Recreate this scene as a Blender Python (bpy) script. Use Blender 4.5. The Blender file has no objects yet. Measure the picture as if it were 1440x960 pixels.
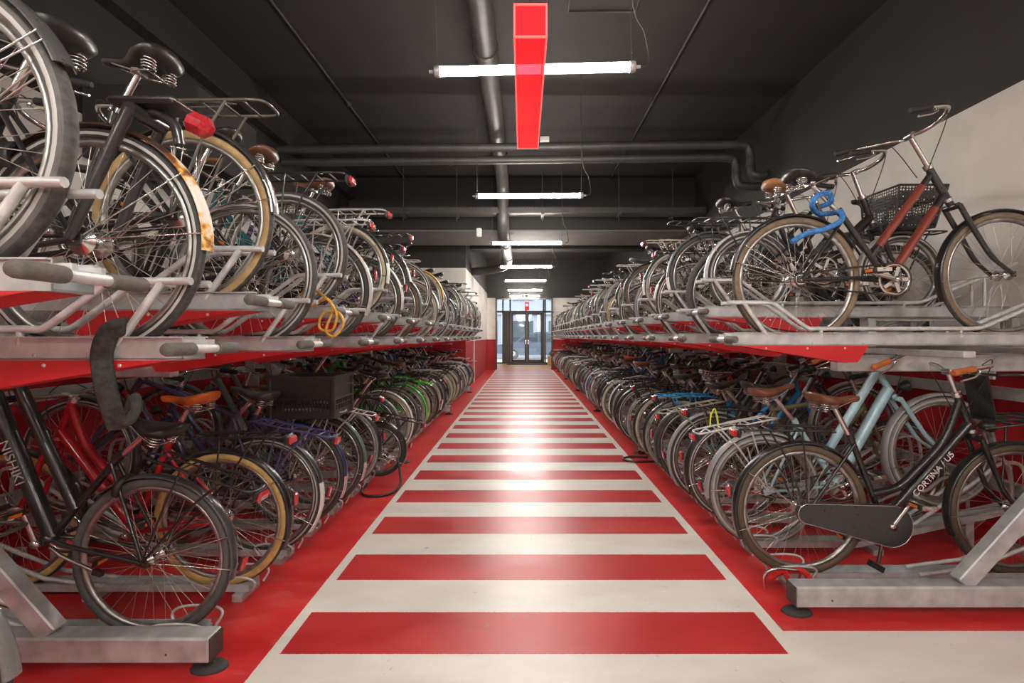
import bpy, math, random
from mathutils import Vector, Matrix
S = bpy.context.scene
COL = S.collection
PI = math.pi
# ------------------------------------------------------------------ camera, world, exposure
CAMZ = 1.32
FPX = 670.0
cd = bpy.data.cameras.new('camera')
cam = bpy.data.objects.new('camera', cd); COL.objects.link(cam)
cam.location = (0, 0, CAMZ); cam.rotation_euler = (PI/2, 0, 0)
cd.sensor_width = 36; cd.lens = FPX/1440*36
cd.shift_x = -15.5/1440; cd.shift_y = -7.5/1440
cd.clip_start = .05; cd.clip_end = 200
S.camera = cam
S.view_settings.view_transform = 'Standard'; S.view_settings.look = 'None'
S.view_settings.gamma = 1; S.view_settings.use_curve_mapping = False
S.view_settings.exposure = 0.82
S.cycles.diffuse_bounces = 8; S.cycles.max_bounces = 14; S.cycles.transparent_max_bounces = 24; S.cycles.sample_clamp_indirect = 6
LAMP_W = 95.0          # tube emission strength
SKY_W = 0.75
w = bpy.data.worlds.new('sky'); S.world = w; w.use_nodes = True
wn = w.node_tree.nodes; wl = w.node_tree.links
bg = wn['Background']; bg.inputs[1].default_value = SKY_W
sky = wn.new('ShaderNodeTexSky'); sky.sky_type = 'NISHITA'; sky.sun_disc = False
sky.sun_elevation = math.radians(48); sky.sun_rotation = math.radians(200)
sm = wn.new('ShaderNodeMix'); sm.data_type = 'RGBA'; sm.inputs[0].default_value = .6; sm.inputs[7].default_value = (3.2, 3.2, 3.3, 1)   # bright overcast
wl.new(sky.outputs[0], sm.inputs[6]); wl.new(sm.outputs[2], bg.inputs[0])

# ------------------------------------------------------------------ materials
def lin(c):
    return tuple((x/255/12.92 if x/255 <= .04045 else ((x/255+.055)/1.055)**2.4) for x in c)
def new_mat(name):
    m = bpy.data.materials.new(name); m.use_nodes = True
    return m, m.node_tree.nodes, m.node_tree.links, m.node_tree.nodes['Principled BSDF']
def pbr(name, col, rough=.5, metal=0, coat=0, nscale=0, namt=.0, bump=0, rvar=0, spec=.5):
    m, n, l, p = new_mat(name)
    p.inputs['Base Color'].default_value = (*col, 1); p.inputs['Roughness'].default_value = rough
    p.inputs['Metallic'].default_value = metal; p.inputs['Coat Weight'].default_value = coat
    p.inputs['Specular IOR Level'].default_value = spec
    if nscale:
        tc = n.new('ShaderNodeTexCoord'); nz = n.new('ShaderNodeTexNoise')
        nz.inputs['Scale'].default_value = nscale; nz.inputs['Detail'].default_value = 5
        l.new(tc.outputs['Object'], nz.inputs['Vector'])
        mx = n.new('ShaderNodeMix'); mx.data_type = 'RGBA'
        mx.inputs[6].default_value = (*[c*(1-namt) for c in col], 1)
        mx.inputs[7].default_value = (*[min(1, c*(1+namt)) for c in col], 1)
        rp = n.new('ShaderNodeMapRange'); rp.inputs[1].default_value = .3; rp.inputs[2].default_value = .7
        l.new(nz.outputs[0], rp.inputs[0]); l.new(rp.outputs[0], mx.inputs[0]); l.new(mx.outputs[2], p.inputs['Base Color'])
        if rvar:
            r2 = n.new('ShaderNodeMapRange'); r2.inputs[1].default_value = .3; r2.inputs[2].default_value = .7
            r2.inputs[3].default_value = rough-rvar; r2.inputs[4].default_value = rough+rvar
            l.new(nz.outputs[0], r2.inputs[0]); l.new(r2.outputs[0], p.inputs['Roughness'])
        if bump:
            b = n.new('ShaderNodeBump'); b.inputs['Strength'].default_value = bump; b.inputs['Distance'].default_value = .004
            l.new(nz.outputs[0], b.inputs['Height']); l.new(b.outputs[0], p.inputs['Normal'])
    return m
def objcol(name, rough=.35, metal=0, coat=0, nscale=30, dark=.75):
    m, n, l, p = new_mat(name)
    p.inputs['Roughness'].default_value = rough; p.inputs['Metallic'].default_value = metal; p.inputs['Coat Weight'].default_value = coat
    oi = n.new('ShaderNodeObjectInfo'); tc = n.new('ShaderNodeTexCoord'); nz = n.new('ShaderNodeTexNoise')
    nz.inputs['Scale'].default_value = nscale; nz.inputs['Detail'].default_value = 4
    l.new(tc.outputs['Object'], nz.inputs['Vector'])
    mx = n.new('ShaderNodeMix'); mx.data_type = 'RGBA'; mx.blend_type = 'MULTIPLY'; mx.inputs[0].default_value = 1
    rp = n.new('ShaderNodeMapRange'); rp.inputs[1].default_value = .35; rp.inputs[2].default_value = .6
    rp.inputs[3].default_value = dark; rp.inputs[4].default_value = 1.0
    l.new(nz.outputs[0], rp.inputs[0]); l.new(oi.outputs['Color'], mx.inputs[6]); l.new(rp.outputs[0], mx.inputs[7])
    l.new(mx.outputs[2], p.inputs['Base Color'])
    r2 = n.new('ShaderNodeMapRange'); r2.inputs[3].default_value = rough+.12; r2.inputs[4].default_value = max(.05, rough-.1)
    l.new(nz.outputs[0], r2.inputs[0]); l.new(r2.outputs[0], p.inputs['Roughness'])
    return m
M = {}
M['paint'] = objcol('frame_paint', .3, 0, .4, 45, .88)
M['rubber'] = objcol('tyre_sidewall', .65)
M['tread'] = pbr('tyre_tread', (.058, .055, .052), .7, nscale=60, namt=.4)
M['stripe'] = pbr('reflective_stripe', (.42, .41, .38), .4)
M['leather'] = objcol('saddle_leather', .38, 0, .15)
M['chrome'] = pbr('worn_chrome', (.62, .605, .575), .27, 1)
M['spoke'] = pbr('spoke_steel', (.6, .585, .54), .35, .9)
M['rim'] = pbr('rim_alloy', (.36, .35, .33), .33, .9, nscale=25, namt=.25)
M['rust'] = pbr('rusty_steel', (.2, .1, .05), .6, .4, nscale=30, namt=.6)
M['chain'] = pbr('oily_chain', (.07, .055, .045), .45, .7, nscale=80, namt=.4)
M['black'] = pbr('black_plastic', (.02, .02, .02), .45, nscale=30, namt=.3)
M['grip'] = objcol('grip_rubber', .7)
M['redlens'] = pbr('red_lens', (.42, .022, .03), .2, coat=.5, nscale=120, namt=.35)
M['clearlens'] = pbr('clear_lens', (.75, .75, .72), .12, coat=.6)
M['orange'] = pbr('orange_reflector', (.8, .22, .03), .2, coat=.5)
M['white'] = pbr('white_paint', (.66, .65, .61), .4, nscale=25, namt=.12)
M['galv'] = pbr('galvanised_steel', (.46, .47, .47), .42, .35, nscale=14, namt=.22, rvar=.12)
M['galvtube'] = pbr('galvanised_tube', (.6, .605, .6), .4, .35, nscale=30, namt=.18, rvar=.1)
M['redpanel'] = pbr('red_sheet_metal', lin((188, 30, 36)), .4, nscale=6, namt=.05)
M['gripgrey'] = pbr('grey_foam_grip', lin((98, 94, 90)), .8, nscale=90, namt=.15)
M['foot'] = pbr('black_rubber_foot', (.03, .03, .03), .7, nscale=40, namt=.4)
M['dark'] = pbr('dark_ceiling_paint', (.019, .0172, .0165), .8, nscale=3, namt=.15)
M['beamlit'] = pbr('lamplit_soffit_grey', (.13, .12, .113), .8, nscale=2, namt=.15)  # beam underside, lamp light put into its paler grey
M['darkmetal'] = pbr('dark_painted_metal', (.05, .047, .046), .5, nscale=8, namt=.2)
M['darkduct'] = pbr('dark_grey_duct', (.055, .052, .05), .45, .2, nscale=8, namt=.2)
M['bronze'] = pbr('dark_bronze_frame', lin((74, 66, 60)), .45, nscale=10, namt=.1)
M['whitebox'] = pbr('white_plastic', (.7, .7, .68), .5, nscale=5, namt=.05)
M['yellowcable'] = pbr('yellow_lock_cable', lin((205, 150, 60)), .5, nscale=40, namt=.3)
M['webbing'] = pbr('black_webbing', (.035, .033, .031), .85, nscale=60, namt=.5, bump=.3)
M['redweb'] = pbr('red_webbing', lin((190, 30, 28)), .75, nscale=60, namt=.3)
M['bluechain'] = pbr('blue_chain_sleeve', lin((60, 120, 185)), .7, nscale=70, namt=.5, bump=.5)
M['crate'] = pbr('black_crate_plastic', (.022, .021, .02), .4, nscale=15, namt=.3)
M['lime'] = pbr('yellow_lace', lin((215, 225, 60)), .6)
M['green'] = pbr('green_sign', lin((20, 120, 70)), .5)
M['carpaint'] = pbr('dark_blue_car_paint', lin((92, 102, 114)), .25, .2, .5, nscale=2, namt=.05)
M['carglass'] = pbr('car_glass', (.05, .07, .08), .08, coat=.6)
M['concrete'] = pbr('pavement_concrete', lin((185, 182, 176)), .85, nscale=3, namt=.15)
M['facade'] = pbr('facade_render', lin((150, 152, 160)), .85, nscale=1, namt=.06)
M['leafgreen'] = pbr('plant_leaves', lin((70, 120, 60)), .6, nscale=12, namt=.5)
M['woodbox'] = pbr('pale_wood', lin((196, 150, 95)), .55, nscale=14, namt=.15)
M['mat'] = pbr('door_mat', lin((60, 58, 60)), .95, nscale=120, namt=.4)

def emis(name, col, s):
    m, n, l, p = new_mat(name)
    p.inputs['Base Color'].default_value = (.8, .8, .8, 1)
    p.inputs['Emission Color'].default_value = (*col, 1); p.inputs['Emission Strength'].default_value = s
    return m
M['lamp'] = emis('led_tube_light', (1.0, .94, .865), LAMP_W)
M['exitlight'] = emis('exit_sign_light', (.75, .95, .9), .3)

def glassy(name, tint, gl=.1):
    m, n, l, p = new_mat(name)
    tr = n.new('ShaderNodeBsdfTransparent'); tr.inputs[0].default_value = (*tint, 1)
    g = n.new('ShaderNodeBsdfGlossy'); g.inputs['Roughness'].default_value = .02
    mx = n.new('ShaderNodeMixShader'); mx.inputs[0].default_value = gl
    l.new(tr.outputs[0], mx.inputs[1]); l.new(g.outputs[0], mx.inputs[2]); l.new(mx.outputs[0], n['Material Output'].inputs[0])
    return m
M['glass'] = glassy('clear_glass', (.93, .97, .97), .07)
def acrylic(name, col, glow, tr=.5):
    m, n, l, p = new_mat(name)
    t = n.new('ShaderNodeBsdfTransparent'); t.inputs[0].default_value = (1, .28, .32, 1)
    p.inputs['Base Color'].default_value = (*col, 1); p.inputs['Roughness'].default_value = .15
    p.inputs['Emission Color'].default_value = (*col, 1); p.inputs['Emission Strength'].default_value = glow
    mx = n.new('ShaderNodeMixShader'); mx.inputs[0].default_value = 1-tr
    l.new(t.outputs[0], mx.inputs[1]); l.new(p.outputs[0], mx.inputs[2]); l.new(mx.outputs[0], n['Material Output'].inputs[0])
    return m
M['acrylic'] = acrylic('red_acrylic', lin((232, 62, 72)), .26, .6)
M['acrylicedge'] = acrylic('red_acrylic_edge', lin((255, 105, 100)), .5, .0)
def perforated(name):
    m, n, l, p = new_mat(name)
    p.inputs['Base Color'].default_value = (.02, .02, .02, 1); p.inputs['Roughness'].default_value = .5
    tc = n.new('ShaderNodeTexCoord'); v = n.new('ShaderNodeTexVoronoi'); v.inputs['Scale'].default_value = 55; v.inputs['Randomness'].default_value = .15
    l.new(tc.outputs['Object'], v.inputs['Vector'])
    lt = n.new('ShaderNodeMath'); lt.operation = 'GREATER_THAN'; lt.inputs[1].default_value = .42
    l.new(v.outputs['Distance'], lt.inputs[0])
    t = n.new('ShaderNodeBsdfTransparent'); mx = n.new('ShaderNodeMixShader')
    l.new(lt.outputs[0], mx.inputs[0]); l.new(t.outputs[0], mx.inputs[1]); l.new(p.outputs[0], mx.inputs[2]); l.new(mx.outputs[0], n['Material Output'].inputs[0])
    return m
M['perf'] = perforated('perforated_black_metal')
def dotted(name):
    m, n, l, p = new_mat(name)
    tc = n.new('ShaderNodeTexCoord'); v = n.new('ShaderNodeTexVoronoi'); v.inputs['Scale'].default_value = 60; v.inputs['Randomness'].default_value = .1
    l.new(tc.outputs['Object'], v.inputs['Vector'])
    lt = n.new('ShaderNodeMath'); lt.operation = 'LESS_THAN'; lt.inputs[1].default_value = .34
    l.new(v.outputs['Distance'], lt.inputs[0])
    mx = n.new('ShaderNodeMix'); mx.data_type = 'RGBA'
    mx.inputs[6].default_value = (.06, .02, .018, 1); mx.inputs[7].default_value = (.75, .7, .68, 1)
    l.new(lt.outputs[0], mx.inputs[0]); l.new(mx.outputs[2], p.inputs['Base Color']); p.inputs['Roughness'].default_value = .5
    return m
M['polka'] = dotted('polka_dot_cover')
def rustwhite(name):
    m, n, l, p = new_mat(name)
    tc = n.new('ShaderNodeTexCoord'); nz = n.new('ShaderNodeTexNoise'); nz.inputs['Scale'].default_value = 16; nz.inputs['Detail'].default_value = 6
    l.new(tc.outputs['Object'], nz.inputs['Vector'])
    cr = n.new('ShaderNodeValToRGB'); e = cr.color_ramp.elements
    e[0].position = .43; e[0].color = (.16, .05, .015, 1); e[1].position = .56; e[1].color = (.72, .68, .6, 1)
    k = cr.color_ramp.elements.new(.5); k.color = (.75, .38, .06, 1)
    l.new(nz.outputs[0], cr.inputs[0]); l.new(cr.outputs[0], p.inputs['Base Color']); p.inputs['Roughness'].default_value = .5
    return m
M['rustwhite'] = rustwhite('rust_stained_white_paint')
M['asphalt'] = pbr('street_asphalt', lin((120, 120, 122)), .9, nscale=20, namt=.2)

# floor: painted red / white, zebra of equal stripes
XL0, XL1, XR0, XR1 = -1.063, -1.011, 1.104, 1.164
def floor_mat():
    m, n, l, p = new_mat('painted_floor')
    ge = n.new('ShaderNodeNewGeometry'); sp = n.new('ShaderNodeSeparateXYZ'); l.new(ge.outputs['Position'], sp.inputs[0])
    def mth(op, a, b=None, c=None):
        k = n.new('ShaderNodeMath'); k.operation = op
        for i, v in enumerate((a, b, c)):
            if v is None: continue
            if isinstance(v, (int, float)): k.inputs[i].default_value = v
            else: l.new(v, k.inputs[i])
        return k.outputs[0]
    X, Y = sp.outputs[0], sp.outputs[1]
    nzw = n.new('ShaderNodeTexNoise'); nzw.inputs['Scale'].default_value = 90
    l.new(ge.outputs['Position'], nzw.inputs['Vector'])
    wob = mth('MULTIPLY', mth('SUBTRACT', nzw.outputs[0], .5), .006)
    X = mth('ADD', X, wob); Y = mth('ADD', Y, wob)
    fr = mth('FRACT', mth('DIVIDE', mth('SUBTRACT', Y, 1.98), .6014))
    stripe = mth('MULTIPLY', mth('LESS_THAN', fr, .5), mth('GREATER_THAN', Y, 1.98))
    ina = mth('MULTIPLY', mth('GREATER_THAN', X, XL1), mth('LESS_THAN', X, XR0))
    red1 = mth('MULTIPLY', stripe, ina)
    red2 = mth('LESS_THAN', X, XL0)
    red3 = mth('MULTIPLY', mth('GREATER_THAN', X, XR1), mth('GREATER_THAN', Y, 2.134))
    red = mth('MINIMUM', mth('ADD', mth('ADD', red1, red2), red3), 1)
    n1 = n.new('ShaderNodeTexNoise'); n1.inputs['Scale'].default_value = 2.2; n1.inputs['Detail'].default_value = 8; n1.inputs['Roughness'].default_value = .65
    mp = n.new('ShaderNodeMapping'); mp.inputs['Scale'].default_value = (.6, 1.6, 1)
    l.new(ge.outputs['Position'], mp.inputs[0]); l.new(mp.outputs[0], n1.inputs['Vector'])
    n2 = n.new('ShaderNodeTexNoise'); n2.inputs['Scale'].default_value = 14; n2.inputs['Detail'].default_value = 8
    l.new(ge.outputs['Position'], n2.inputs['Vector'])
    def mix(f, a, b):
        k = n.new('ShaderNodeMix'); k.data_type = 'RGBA'
        l.new(f, k.inputs[0])
        for i, v in ((6, a), (7, b)):
            if isinstance(v, tuple): k.inputs[i].default_value = (*v, 1)
            else: l.new(v, k.inputs[i])
        return k.outputs[2]
    def rng(v, a, b, c=0, d=1):
        k = n.new('ShaderNodeMapRange'); l.new(v, k.inputs[0])
        for i, q in ((1, a), (2, b), (3, c), (4, d)): k.inputs[i].default_value = q
        return k.outputs[0]
    redc = mix(rng(n1.outputs[0], .35, .65), lin((166, 34, 38)), lin((192, 50, 52)))
    redp = mix(rng(n1.outputs[0], .35, .65), lin((182, 32, 36)), lin((208, 50, 50)))
    redc = mix(ina, redp, redc)
    whc = mix(rng(n1.outputs[0], .35, .65), lin((205, 199, 190)), lin((222, 217, 209)))
    col = mix(red, whc, redc)
    # scuffs: sparse dark specks and dusty smears
    sp1 = rng(n2.outputs[0], .68, .72, 0, .45)
    col = mix(sp1, col, lin((130, 110, 100)))
    n3 = n.new('ShaderNodeTexNoise'); n3.inputs['Scale'].default_value = 5; n3.inputs['Detail'].default_value = 10; n3.inputs['Roughness'].default_value = .75
    l.new(mp.outputs[0], n3.inputs['Vector'])
    dust = mth('MULTIPLY', rng(n3.outputs[0], .5, .72, 0, .55), mth('MINIMUM', mth('ADD', red2, red3), 1))
    col = mix(dust, col, lin((205, 110, 105)))
    l.new(col, p.inputs['Base Color'])
    l.new(rng(n1.outputs[0], .3, .7, .3, .45), p.inputs['Roughness'])
    b = n.new('ShaderNodeBump'); b.inputs['Strength'].default_value = .08; b.inputs['Distance'].default_value = .002
    l.new(n2.outputs[0], b.inputs['Height']); l.new(b.outputs[0], p.inputs['Normal'])
    return m
M['floor'] = floor_mat()
def wall_mat(name, ztop):
    m, n, l, p = new_mat(name)
    ge = n.new('ShaderNodeNewGeometry'); sp = n.new('ShaderNodeSeparateXYZ'); l.new(ge.outputs['Position'], sp.inputs[0])
    cr = n.new('ShaderNodeValToRGB'); cr.color_ramp.interpolation = 'CONSTANT'
    mr = n.new('ShaderNodeMapRange'); mr.inputs[2].default_value = 5; l.new(sp.outputs[2], mr.inputs[0]); l.new(mr.outputs[0], cr.inputs[0])
    e = cr.color_ramp.elements
    e[0].position = 0; e[0].color = (*lin((176, 28, 34)), 1)
    e[1].position = 1.18/5; e[1].color = (*lin((226, 221, 213)), 1)
    k = cr.color_ramp.elements.new(ztop/5); k.color = (.027, .025, .0235, 1)
    nz = n.new('ShaderNodeTexNoise'); nz.inputs['Scale'].default_value = 2.5; nz.inputs['Detail'].default_value = 6
    l.new(ge.outputs['Position'], nz.inputs['Vector'])
    mr2 = n.new('ShaderNodeMapRange'); mr2.inputs[1].default_value = .3; mr2.inputs[2].default_value = .7; mr2.inputs[3].default_value = .86; mr2.inputs[4].default_value = 1.04
    l.new(nz.outputs[0], mr2.inputs[0])
    mx = n.new('ShaderNodeMix'); mx.data_type = 'RGBA'; mx.blend_type = 'MULTIPLY'; mx.inputs[0].default_value = 1
    l.new(cr.outputs[0], mx.inputs[6]); l.new(mr2.outputs[0], mx.inputs[7]); l.new(mx.outputs[2], p.inputs['Base Color'])
    p.inputs['Roughness'].default_value = .6
    return m
M['wall'] = wall_mat('painted_wall', 3.0)
M['wallend'] = wall_mat('painted_end_wall', 2.83)
def parquet():
    m, n, l, p = new_mat('parquet')
    tc = n.new('ShaderNodeTexCoord'); br = n.new('ShaderNodeTexBrick'); br.inputs['Scale'].default_value = 3
    br.inputs['Color1'].default_value = (*lin((226, 170, 100)), 1); br.inputs['Color2'].default_value = (*lin((208, 148, 84)), 1)
    br.inputs['Mortar'].default_value = (*lin((140, 96, 60)), 1); br.inputs['Mortar Size'].default_value = .006
    l.new(tc.outputs['Object'], br.inputs['Vector']); l.new(br.outputs[0], p.inputs['Base Color']); p.inputs['Roughness'].default_value = .35
    return m
M['parquet'] = parquet()

# ------------------------------------------------------------------ mesh helpers
class MB:
    def __init__(s): s.v = []; s.f = []; s.m = []; s.sm = []
    def add(s, vs, fs, mi=0, smooth=True):
        o = len(s.v); s.v += [tuple(x) for x in vs]
        for f in fs: s.f.append([i+o for i in f]); s.m.append(mi); s.sm.append(smooth)
    def tube(s, path, r, n=8, mi=0, closed=False, flat=1.0, caps=True):
        P = [Vector(p) for p in path]; N = len(P)
        T = []
        for i in range(N):
            if closed: t = P[(i+1) % N]-P[i-1]
            else: t = P[min(i+1, N-1)]-P[max(i-1, 0)]
            T.append(t.normalized() if t.length > 1e-9 else Vector((0, 0, 1)))
        a = Vector((0, 0, 1)) if abs(T[0].z) < .9 else Vector((1, 0, 0))
        U = (a-T[0]*a.dot(T[0])).normalized()
        vs = []
        for i in range(N):
            U = (U-T[i]*U.dot(T[i]))
            U = U.normalized() if U.length > 1e-6 else T[i].orthogonal().normalized()
            W = T[i].cross(U)
            rr = r[i] if isinstance(r, (list, tuple)) else r
            for k in range(n):
                an = 2*PI*k/n
                vs.append(P[i]+U*(rr*math.cos(an))+W*(rr*flat*math.sin(an)))
        fs = []
        for i in range(N if closed else N-1):
            j = (i+1) % N
            for k in range(n):
                k2 = (k+1) % n
                fs.append((i*n+k, i*n+k2, j*n+k2, j*n+k))
        s.add(vs, fs, mi)
        if not closed and caps:
            s.add(vs[:n], [tuple(range(n))[::-1]], mi, False); s.add(vs[-n:], [tuple(range(n))], mi, False)
        return s
    def box(s, c, d, mi=0, rot=None, bev=0):
        x, y, z = d[0]/2, d[1]/2, d[2]/2
        if bev:
            b = min(bev, x*.9, y*.9, z*.9)
            vs = []
            for sx in (-1, 1):
                for sy in (-1, 1):
                    for sz in (-1, 1):
                        vs += [(sx*(x-b), sy*(y-b), sz*z), (sx*(x-b), sy*y, sz*(z-b)), (sx*x, sy*(y-b), sz*(z-b))]
            def id(sx, sy, sz, k): return ((sx > 0)*4+(sy > 0)*2+(sz > 0))*3+k
            fs = []
            for q in (-1, 1):
                fs.append([id(-1, -1, q, 0), id(1, -1, q, 0), id(1, 1, q, 0), id(-1, 1, q, 0)])
                fs.append([id(-1, q, -1, 1), id(1, q, -1, 1), id(1, q, 1, 1), id(-1, q, 1, 1)])
                fs.append([id(q, -1, -1, 2), id(q, 1, -1, 2), id(q, 1, 1, 2), id(q, -1, 1, 2)])
                for r_ in (-1, 1):
                    fs.append([id(-1, q, r_, 0), id(1, q, r_, 0), id(1, q, r_, 1), id(-1, q, r_, 1)])
                    fs.append([id(q, -1, r_, 0), id(q, 1, r_, 0), id(q, 1, r_, 2), id(q, -1, r_, 2)])
                    fs.append([id(q, r_, -1, 1), id(q, r_, 1, 1), id(q, r_, 1, 2), id(q, r_, -1, 2)])
            for sx in (-1, 1):
                for sy in (-1, 1):
                    for sz in (-1, 1): fs.append([id(sx, sy, sz, 0), id(sx, sy, sz, 1), id(sx, sy, sz, 2)])
        else:
            vs = [(a*x, b*y, c_*z) for a in (-1, 1) for b in (-1, 1) for c_ in (-1, 1)]
            fs = [(0, 1, 3, 2), (4, 6, 7, 5), (0, 4, 5, 1), (2, 3, 7, 6), (0, 2, 6, 4), (1, 5, 7, 3)]
        c = Vector(c)
        vs = [(rot @ Vector(v) if rot else Vector(v))+c for v in vs]
        s.add(vs, fs, mi, False); return s
    def bar(s, a, b, w_, h_, mi=0, bev=0):
        a = Vector(a); b = Vector(b); d = b-a
        q = d.to_track_quat('X', 'Z').to_matrix()
        return s.box((a+b)/2, (d.length, w_, h_), mi, q, bev)
    def prism(s, poly, y0, y1, mi=0, axis='y'):
        n = len(poly)
        mk = (lambda p, t: (p[0], t, p[1])) if axis == 'y' else ((lambda p, t: (t, p[0], p[1])) if axis == 'x' else (lambda p, t: (p[0], p[1], t)))
        vs = [mk(p, y0) for p in poly]+[mk(p, y1) for p in poly]
        fs = [tuple(range(n)), tuple(range(2*n-1, n-1, -1))]+[(i, (i+1) % n, n+(i+1) % n, n+i) for i in range(n)]
        s.add(vs, fs, mi, False); return s
    def lathe(s, prof, n=16, mi=0, axis='y', c=(0, 0, 0)):
        vs = []
        for (r, t) in prof:
            for k in range(n):
                a = 2*PI*k/n
                p = {'y': (r*math.cos(a), t, r*math.sin(a)), 'z': (r*math.cos(a), r*math.sin(a), t), 'x': (t, r*math.cos(a), r*math.sin(a))}[axis]
                vs.append((p[0]+c[0], p[1]+c[1], p[2]+c[2]))
        fs = [(i*n+k, i*n+(k+1) % n, (i+1)*n+(k+1) % n, (i+1)*n+k) for i in range(len(prof)-1) for k in range(n)]
        s.add(vs, fs, mi); return s
    def ring(s, prof, n, mis=None, a0=0, a1=2*PI, cx=0, cz=0, closedprof=True):
        """sweep a profile of (radius, y) about the y axis; angle from +x towards +z"""
        full = abs(a1-a0-2*PI) < 1e-6; N = n if full else n+1; k = len(prof)
        vs = []
        for i in range(N):
            a = a0+(a1-a0)*i/n
            for (r, y) in prof: vs.append((cx+r*math.cos(a), y, cz+r*math.sin(a)))
        for i in range(n):
            j = (i+1) % N
            for q in range(k if closedprof else k-1):
                q2 = (q+1) % k
                mi = mis(q, i/n) if mis else 0
                s.f.append([len(s.v)+x for x in (i*k+q, i*k+q2, j*k+q2, j*k+q)]); s.m.append(mi); s.sm.append(True)
        s.v += vs
        if not full and closedprof:
            s.add(vs[:k], [tuple(range(k))], mis(0, 0) if mis else 0, False); s.add(vs[-k:], [tuple(range(k))[::-1]], mis(0, 1) if mis else 0, False)
        return s
    def mesh(s, name, mats):
        me = bpy.data.meshes.new(name); me.from_pydata(s.v, [], s.f)
        for m in mats: me.materials.append(M[m] if isinstance(m, str) else m)
        me.polygons.foreach_set('material_index', s.m); me.polygons.foreach_set('use_smooth', s.sm)
        me.update(); return me
def spline(pts, n=6):
    P = [Vector(p) for p in pts]; out = []
    for i in range(len(P)-1):
        p0 = P[i-1] if i else P[0]*2-P[1]; p1, p2 = P[i], P[i+1]; p3 = P[i+2] if i+2 < len(P) else P[-1]*2-P[-2]
        for k in range(n):
            t = k/n
            out.append(.5*((2*p1)+(p2-p0)*t+(2*p0-5*p1+4*p2-p3)*t*t+(3*p1-p0-3*p2+p3)*t**3))
    out.append(P[-1]); return out
def mobj(name, me, parent=None, col=None, loc=None):
    o = bpy.data.objects.new(name, me); COL.objects.link(o)
    if parent is not None: o.parent = parent
    if col is not None: o.color = (*col, 1)
    if loc is not None: o.location = loc
    return o
def tag(o, label=None, cat=None, group=None, kind=None):
    if label: o['label'] = label
    if cat: o['category'] = cat
    if group: o['group'] = group
    if kind: o['kind'] = kind
    return o
def empty(name, loc=(0, 0, 0), rot=(0, 0, 0)):
    o = bpy.data.objects.new(name, None); COL.objects.link(o); o.location = loc; o.rotation_euler = rot; o.empty_display_size = .1
    return o
CACHE = {}
def cached(key, fn):
    if key not in CACHE: CACHE[key] = fn()
    return CACHE[key]
def struct(name, mb, mats):
    return tag(mobj(name, mb.mesh(name, mats)), kind='structure')
ONES = 'zeroth first second third fourth fifth sixth seventh eighth ninth tenth eleventh twelfth thirteenth fourteenth fifteenth sixteenth seventeenth eighteenth nineteenth twentieth'.split()
TENS = {2: 'twenty', 3: 'thirty', 4: 'forty'}
def ordinal(k):
    if k <= 20: return ONES[k]
    t, u = divmod(k, 10)
    if u == 0: return {3: 'thirtieth', 4: 'fortieth'}[t]
    return TENS[t]+'-'+ONES[u]

# ------------------------------------------------------------------ the room
YF = 18.86; YV = 23.0; CZ = 4.36; XW0, XW1 = -3.35, 3.3
b = MB(); b.box((0, 5.68, -.05), (9, 26.76, .1)); struct('floor', b, ['floor'])
b = MB(); b.box((0, 5.7, CZ+.05), (9, 26.9, .1)); struct('ceiling', b, ['dark'])
b = MB(); b.box((XW1+.1, 5.7, CZ/2), (.2, 26.7, CZ)); struct('wall_right', b, ['wall'])
b = MB(); b.box((XW0-.1, 5.6, CZ/2), (.2, 26.5, CZ)); struct('wall_left', b, ['wall'])
b = MB(); b.box((0, -7.7, CZ/2), (7, .2, CZ)); struct('wall_back', b, ['wall'])
# partition block behind the end of the left row, and the end wall round the entrance
XP = -1.42
b = MB(); b.box(((XW0+XP)/2, 11.8+(YF-11.8)/2, CZ/2), (XP-XW0, YF-11.8, CZ)); struct('wall_partition', b, ['wall'])
b = MB()
b.box(((XP-1.08)/2, YF+.1, CZ/2), (-1.08-XP, .2, CZ)); b.box(((1.17+XW1)/2, YF+.1, CZ/2), (XW1-1.17, .2, CZ))
b.box((.045, YF+.1, (2.83+CZ)/2), (2.25, .2, CZ-2.83)); struct('wall_end', b, ['wallend'])
# ledge beam along the left wall and cross beams
b = MB(); b.box((-3.28, 6.0, 4.15), (.14, 11.5, .42)); struct('trim_1', b, ['dark'])
b = MB(); b.box((-.02, 9.85, 3.86), (6.64, 1.4, 1.0)); struct('beam_crossing', b, ['dark'])
b = MB(); b.box((-.02, 9.85, 3.345), (6.64, 1.4, .03)); struct('beam_underside_lit', b, ['beamlit'])  # panel added under the dark beam, painted paler as if lit from below
b = MB(); b.box((.94, 12.9, 4.0), (4.7, .5, .72)); struct('beam_deep', b, ['dark'])
b = MB(); b.box((-2.9, 4.0, 2.95), (.88, .8, .55), bev=.01); tag(mobj('duct_box', b.mesh('duct_box', ['dark'])), 'dark box duct mounted high on the left wall above the upper bicycles', 'duct')
# white pilaster strip on the partition
b = MB(); b.box((XP+.015, 13.7, .6), (.03, .07, 1.2), bev=.004); struct('trim_2', b, ['white'])

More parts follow.
